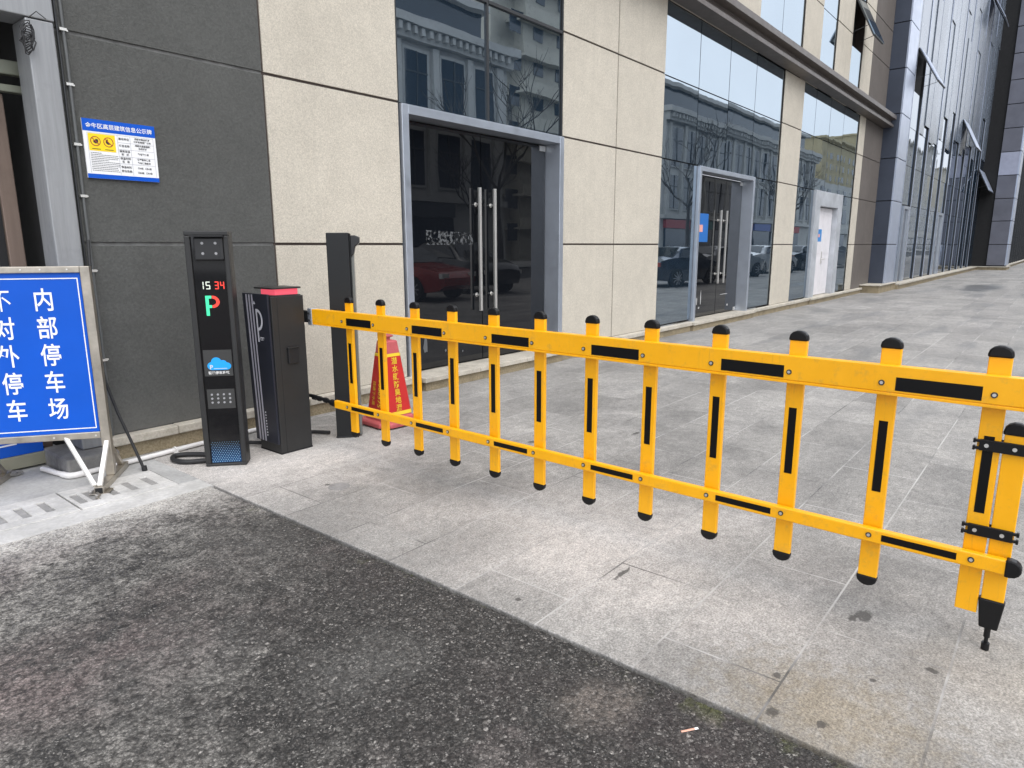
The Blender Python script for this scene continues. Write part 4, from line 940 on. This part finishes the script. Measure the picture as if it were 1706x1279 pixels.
# stickers on the doors
def sticker(x0, x1, z0, z1, y, c, label):
    b = B(); b.box(x0, x1, y-.0015, y, z0, z1, 0); b.add([(x0+.05*(x1-x0), y-.0022, z0+(z1-z0)*.35), (x0+.5*(x1-x0), y-.0022, z0+(z1-z0)*.35), (x0+.5*(x1-x0), y-.0022, z0+(z1-z0)*.6), (x0+.05*(x1-x0), y-.0022, z0+(z1-z0)*.6)], [(0, 1, 2, 3)], 1)
    tag(obj('door_poster', b, [c, simple('poster_pink', (.75, .35, .30), .5)]), label, 'poster', 'blue posters on the shop doors')
sticker(11.62, 12.08, 1.52, 2.02, ly-.0095, emis('poster_blue_glow', (.02, .25, .85), .25), 'bright blue poster on the dark glass door left of its handles')  # first poster's colour also glows, though it is no lamp
sticker(18.72, 19.02, 1.55, 1.86, WY+.092, simple('poster_blue_dull', (.03, .22, .55), .4), 'small blue notice on the white door')

# ------------------------------------------------------------------ across the street (seen in the glass)
M_stone = mat_concrete('grey_stone', (.44, .435, .41), (.55, .545, .52), .5); M_tower = mat_concrete('cream_tower', (.42, .40, .34), (.52, .50, .43), .2)
M_win = simple('window_dark', (.02, .03, .045), .1, 0); M_ochre = mat_concrete('ochre_render', (.40, .34, .20), (.50, .43, .27), .2)
FY = -22
shopc = [(.35, .03, .03), (.05, .22, .20), (.06, .07, .08), (.45, .05, .06), (.08, .12, .35), (.35, .33, .3)]
SHOPM = [simple('shop_fascia', c_, .5) for c_ in shopc]
def classical(x0, n, label):
    cb = thing('classical_building', label, 'building', (x0, FY, 0)); x1 = x0+3.15*n+1.8
    b = B(); b.box(x0, x1, FY-12, FY, 0, 14.2)
    for i in range(n+1): x = x0+.9+3.15*i; b.box(x-.28, x+.28, FY, FY+.28, 4.6, 13.4)
    obj('wall', b, M_stone, cb)
    b = B(); b.box(x0-.4, x1+.4, FY-.2, FY+.9, 14.2, 14.7); b.box(x0-.2, x1+.2, FY, FY+.5, 13.5, 14.19); b.box(x0, x1, FY, FY+.45, 4.2, 4.6)
    for i in range(int((x1-x0)/.62)): x = x0+.2+.62*i; b.box(x, x+.24, FY+.5, FY+.8, 13.75, 14.15)
    obj('cornice', b, M_stone, cb)
    b = B(); b.box(x0+1, x1-1, FY-10, FY-1.5, 14.7, 17.2); obj('attic', b, M_win, cb)
    b = B(); b.box(x0+.6, x1-.6, FY-10.5, FY-.9, 17.2, 17.6); obj('roof', b, M_stone, cb)
    def win(x, z, w_, h_):
        f = B(); f.box(x-w_/2-.15, x+w_/2+.15, FY, FY+.12, z-.15, z+h_+.2); o = obj('window', f, M_stone, cb)
        g_ = B(); g_.box(x-w_/2, x+w_/2, FY+.121, FY+.14, z, z+h_); obj('pane', g_, M_win, o)
        q = B(); q.box(x-.05, x+.05, FY+.141, FY+.2, z, z+h_); q.box(x-w_/2, x+w_/2, FY+.141, FY+.19, z+h_*.66, z+h_*.66+.08); obj('mullion', q, M_alud, o)
        return o
    for o in (win(x0+2.475, 9.4, 1.9, 3.6), win(x0+2.475, 5.2, 1.9, 3.3)):
        for i in range(1, n): dup(o, cb, Vector((3.15*i, 0, 0)) + o.location)
    for i in range(n//2):
        sh = B(); x = x0+3.4+6.2*i; sh.box(x-2.6, x+2.6, FY, FY+.25, .4, 3.2, 0); sh.box(x-2.7, x+2.7, FY, FY+.4, 3.25, 4.1, 1)
        obj('shop_front', sh, [M_win, SHOPM[i % 6]], cb)
classical(15, 7, 'grey stone building with dentil cornice, nearest across the street')
classical(63, 15, 'longer grey stone building with dentil cornice, second across the street')
def tower(x0, x1, y1, h, mat, label, bal):
    t = thing('apartment_tower', label, 'building', ((x0+x1)/2, y1, 0), group='apartment towers across the street')
    b = B(); b.box(x0, x1, y1-18, y1, 0, h); 
    if bal: b.box(x0+3, x0+9, y1, y1+1.2, 0, h-2); b.box(x1-9, x1-3, y1, y1+1.2, 0, h-2)
    obj('wall', b, mat, t)
    nf_ = int(h/3.1); nxw = max(4, int((x1-x0)/3.6)); g0 = None
    while nf_*nxw > 96: nxw -= 1
    for j in range(nf_-1):
        for i in range(nxw):
            x = x0+(x1-x0)*(i+.5)/nxw
            if g0 is None:
                q = B(); q.box(x-.8, x+.8, y1+1.21, y1+1.28, 2.0, 3.7); g0 = obj('window', q, M_win, t); gx = x
            else:
                c = g0.copy(); col.objects.link(c); c.location = (x-gx, 0, 3.1*j); c.parent = t
    if bal:
        for j in range(1, nf_):
            q = B(); 
            for a0 in (x0+9.3, x1-16): q.box(a0, a0+6.5, y1, y1+2.2, 3.1*j, 3.1*j+.2); q.box(a0, a0+6.5, y1+2.1, y1+2.18, 3.1*j+.2, 3.1*j+1.1)
            obj('balcony', q, mat, t)
    b = B(); b.box(x0-.4, x1+.4, y1-18.4, y1+1.6, h, h+.6); obj('roof_slab', b, mat, t)
tower(50, 68, -33, 60, M_tower, 'narrow cream apartment tower with stacked balconies between the two stone buildings', True)
tower(20, 44, -62, 48, M_stone, 'grey apartment tower rising behind the nearest stone building', False)
tower(96, 128, -58, 62, M_tower, 'broad cream apartment tower with stacked balconies behind the longer stone building', True)
tower(175, 205, -56, 27, M_ochre, 'ochre apartment block far along the street', False)
tower(215, 262, -50, 32, M_ochre, 'broad ochre apartment block at the far end of the street', False)
tower(275, 320, -50, 40, M_ochre, 'tallest ochre apartment block at the far end of the street', False)
tower(335, 390, -50, 44, M_stone, 'grey apartment block at the far end of the street', False)
tower(420, 520, -50, 40, M_tower, 'widest cream apartment block, last along the street', False)
rw = thing('stone_row_building', 'long low grey stone row with shop fronts further along the street', 'building', (300, -22, 0))
b = B(); b.box(113, 720, -34, -22, 0, 11.5); b.box(113, 720, -22, -21.2, 3.4, 4.2); obj('wall', b, M_stone, rw)
for i in range(60):
    q = B(); q.box(116+10*i, 123+10*i, -22, -21.9, .4, 3.3); q.box(116+10*i, 118.5+10*i, -22, -21.9, 5.2, 7.6); q.box(120.5+10*i, 123+10*i, -22, -21.9, 5.2, 7.6); q.box(116+10*i, 118.5+10*i, -22, -21.9, 8.4, 10.6); q.box(120.5+10*i, 123+10*i, -22, -21.9, 8.4, 10.6); obj('window_bay', q, M_win, rw)

# bare street trees
M_bark = simple('bark', (.055, .048, .042), .9, var=.3)
def bare_tree(x, y, h, seed, label):
    random.seed(seed); t = thing('bare_tree', label, 'tree', (x, y, 0), group='bare street trees')
    tr = B(); tr.tube([(x, y, -.02), (x+.05, y, h*.2), (x-.04, y+.05, h*.42)], [.16, .13, .11], 10); obj('trunk', tr, M_bark, t, smooth=True)
    cr = B()
    def grow(p, d, l, r_, n):
        pts = [p]; q = p.copy(); dd = d.copy()
        for i in range(4):
            dd = (dd + Vector((random.uniform(-.25, .25), random.uniform(-.25, .25), random.uniform(-.05, .22)))).normalized(); q = q + dd*l/4; pts.append(q.copy())
        cr.tube(pts, [r_*(1-.12*i) for i in range(5)], 5)
        if n:
            for _ in range(3 if n > 1 else 4):
                k = random.choice([2, 3, 4]); nd = (dd + Vector((random.uniform(-1, 1), random.uniform(-1, 1), random.uniform(-.1, .7)))).normalized()
                grow(pts[k], nd, l*.68, r_*.55, n-1)
    for a in range(4): grow(Vector((x-.04, y+.05, h*.41)), Vector((math.cos(a*1.6+seed), math.sin(a*1.6+seed), 1.1)).normalized(), h*.28, .07, 3)
    obj('crown', cr, M_bark, t)
bare_tree(24.0, -9.9, 9.5, 1, 'bare street tree nearest the barrier')
bare_tree(42.5, -9.6, 9.5, 4, 'bare street tree before the second shop window')
bare_tree(62, -9.6, 9, 8, 'bare street tree far along the kerb')
bare_tree(33, -19.5, 8, 12, 'bare tree on the far pavement')

# parked cars
M_tyre = simple('tyre', (.018, .018, .018), .8); M_rim = simple('alloy', (.55, .56, .58), .3, .9); M_cglass = N('car_glass').pbr(Base_Color=(.01, .012, .014, 1), Roughness=.03, IOR=1.6)
def car(x, y, rz, paint, label, suv=False):
    c = thing('parked_car', label, 'car', (x, y, 0), rz, 'cars parked along the plaza')
    hh = .14 if suv else 0.
    st = [(-2.35, .45, .72, .72, .70), (-2.25, .30, .92, .92, .80), (-1.9, .24, 1.0, 1.02, .86), (-1.45, .22, 1.02, 1.10, .88), (-.85, .20, 1.0, 1.40, .90), (-.2, .20, .98, 1.46, .91),
          (.5, .20, .96, 1.40, .91), (1.15, .21, .94, 1.0, .90), (1.7, .24, .88, .88, .87), (2.15, .30, .78, .78, .80), (2.32, .42, .62, .62, .68)]
    rings = []
    for (xx, zb, zs, zt, hw) in st:
        tw = hw*.70 if zt > zs+.2 else hw*.86; zt += hh; zs += hh*.6
        rings.append([(xx, -hw*.94, zb), (xx, -hw, (zb+zs)/2), (xx, -hw*.97, zs), (xx, -tw, zt-.04 if zt > zs+.05 else zs+.001), (xx, -tw*.5, zt), (xx, tw*.5, zt), (xx, tw, zt-.04 if zt > zs+.05 else zs+.001), (xx, hw*.97, zs), (xx, hw, (zb+zs)/2), (xx, hw*.94, zb)])
    b = B(); b.loft(rings); bd = obj('body', b, paint, c, local=True, smooth=True)
    for s in (-1, 1):
        g_ = B(); e = .012
        P = [(-1.35, s*.875, 1.05+hh*.6), (-.82, s*.66, 1.34+hh), (-.2, s*.665, 1.40+hh), (.45, s*.665, 1.35+hh), (1.02, s*.86, 1.0+hh*.6)]
        g_.add([(p[0], p[1]+s*.05, p[2]) for p in P], [tuple(range(5))]); obj('side_window', g_, M_cglass, bd, local=True)
        h_ = B(); h_.box(2.12, 2.30, s*.62-.14, s*.62+.14, .62, .74); obj('headlight', h_, M_white, c, local=True)
        h_ = B(); h_.box(-2.36, -2.22, s*.64-.14, s*.64+.14, .74, .88); obj('tail_light', h_, M_red, c, local=True)
    g_ = B(); g_.add([(1.18, -.74, 1.01+hh*.6), (1.18, .74, 1.01+hh*.6), (.55, .58, 1.40+hh), (.55, -.58, 1.40+hh)], [(0, 1, 2, 3)]); g_.add([(-1.5, -.74, 1.11+hh*.6), (-1.5, .74, 1.11+hh*.6), (-.88, .58, 1.41+hh), (-.88, -.58, 1.41+hh)], [(0, 1, 2, 3)])
    obj('windscreen', g_, M_cglass, bd, local=True)
    for wx in (-1.42, 1.42):
        for s in (-1, 1):
            q = B(); q.cyl((wx, s*.70, .33), (wx, s*.925, .33), .33, 24); wl = obj('wheel', q, M_tyre, c, local=True, smooth=True)
            q = B(); q.cyl((wx, s*.926, .33), (wx, s*.935, .33), .07, 12)
            for a in range(10): 
                an_ = a*math.pi/5; d = Vector((math.cos(an_), 0, math.sin(an_))); q.bar(Vector((wx, s*.93, .33))+d*.05, Vector((wx, s*.93, .33))+d*.235, .02, .03)
            obj('rim', q, M_rim, wl, local=True)
    return c
def paint(name, c): return simple(name, c, .22, .15, .04, 2, rvar=.04, coat=.8)
P_navy = paint('navy_paint', (.012, .022, .045)); P_white = paint('white_car_paint', (.70, .70, .70)); P_silver = paint('silver_paint', (.35, .36, .37)); P_red = paint('red_car_paint', (.40, .02, .012)); P_blk = paint('black_car_paint', (.012, .012, .014))
car(24.2, -1.4, R(8), P_navy, 'dark navy saloon parked nearest the shop window')
car(31.0, -2.4, R(12), P_silver, 'silver saloon parked behind the navy saloon')
car(37.0, -2.7, R(10), P_white, 'white saloon parked behind the silver one')
car(43.5, -2.8, R(8), P_blk, 'black saloon between two white cars')
car(50.0, -2.6, R(8), P_white, 'second white saloon further along the plaza')
car(57.0, -2.4, R(8), P_silver, 'second silver saloon far along the plaza')
car(13.0, -4.4, R(84), P_red, 'red hatchback parked opposite the first doorway')
car(16.3, -5.2, R(96), P_blk, 'black off-road car on the street side', True)
car(66.0, -2.6, R(5), P_white, 'white saloon at the far end of the plaza')
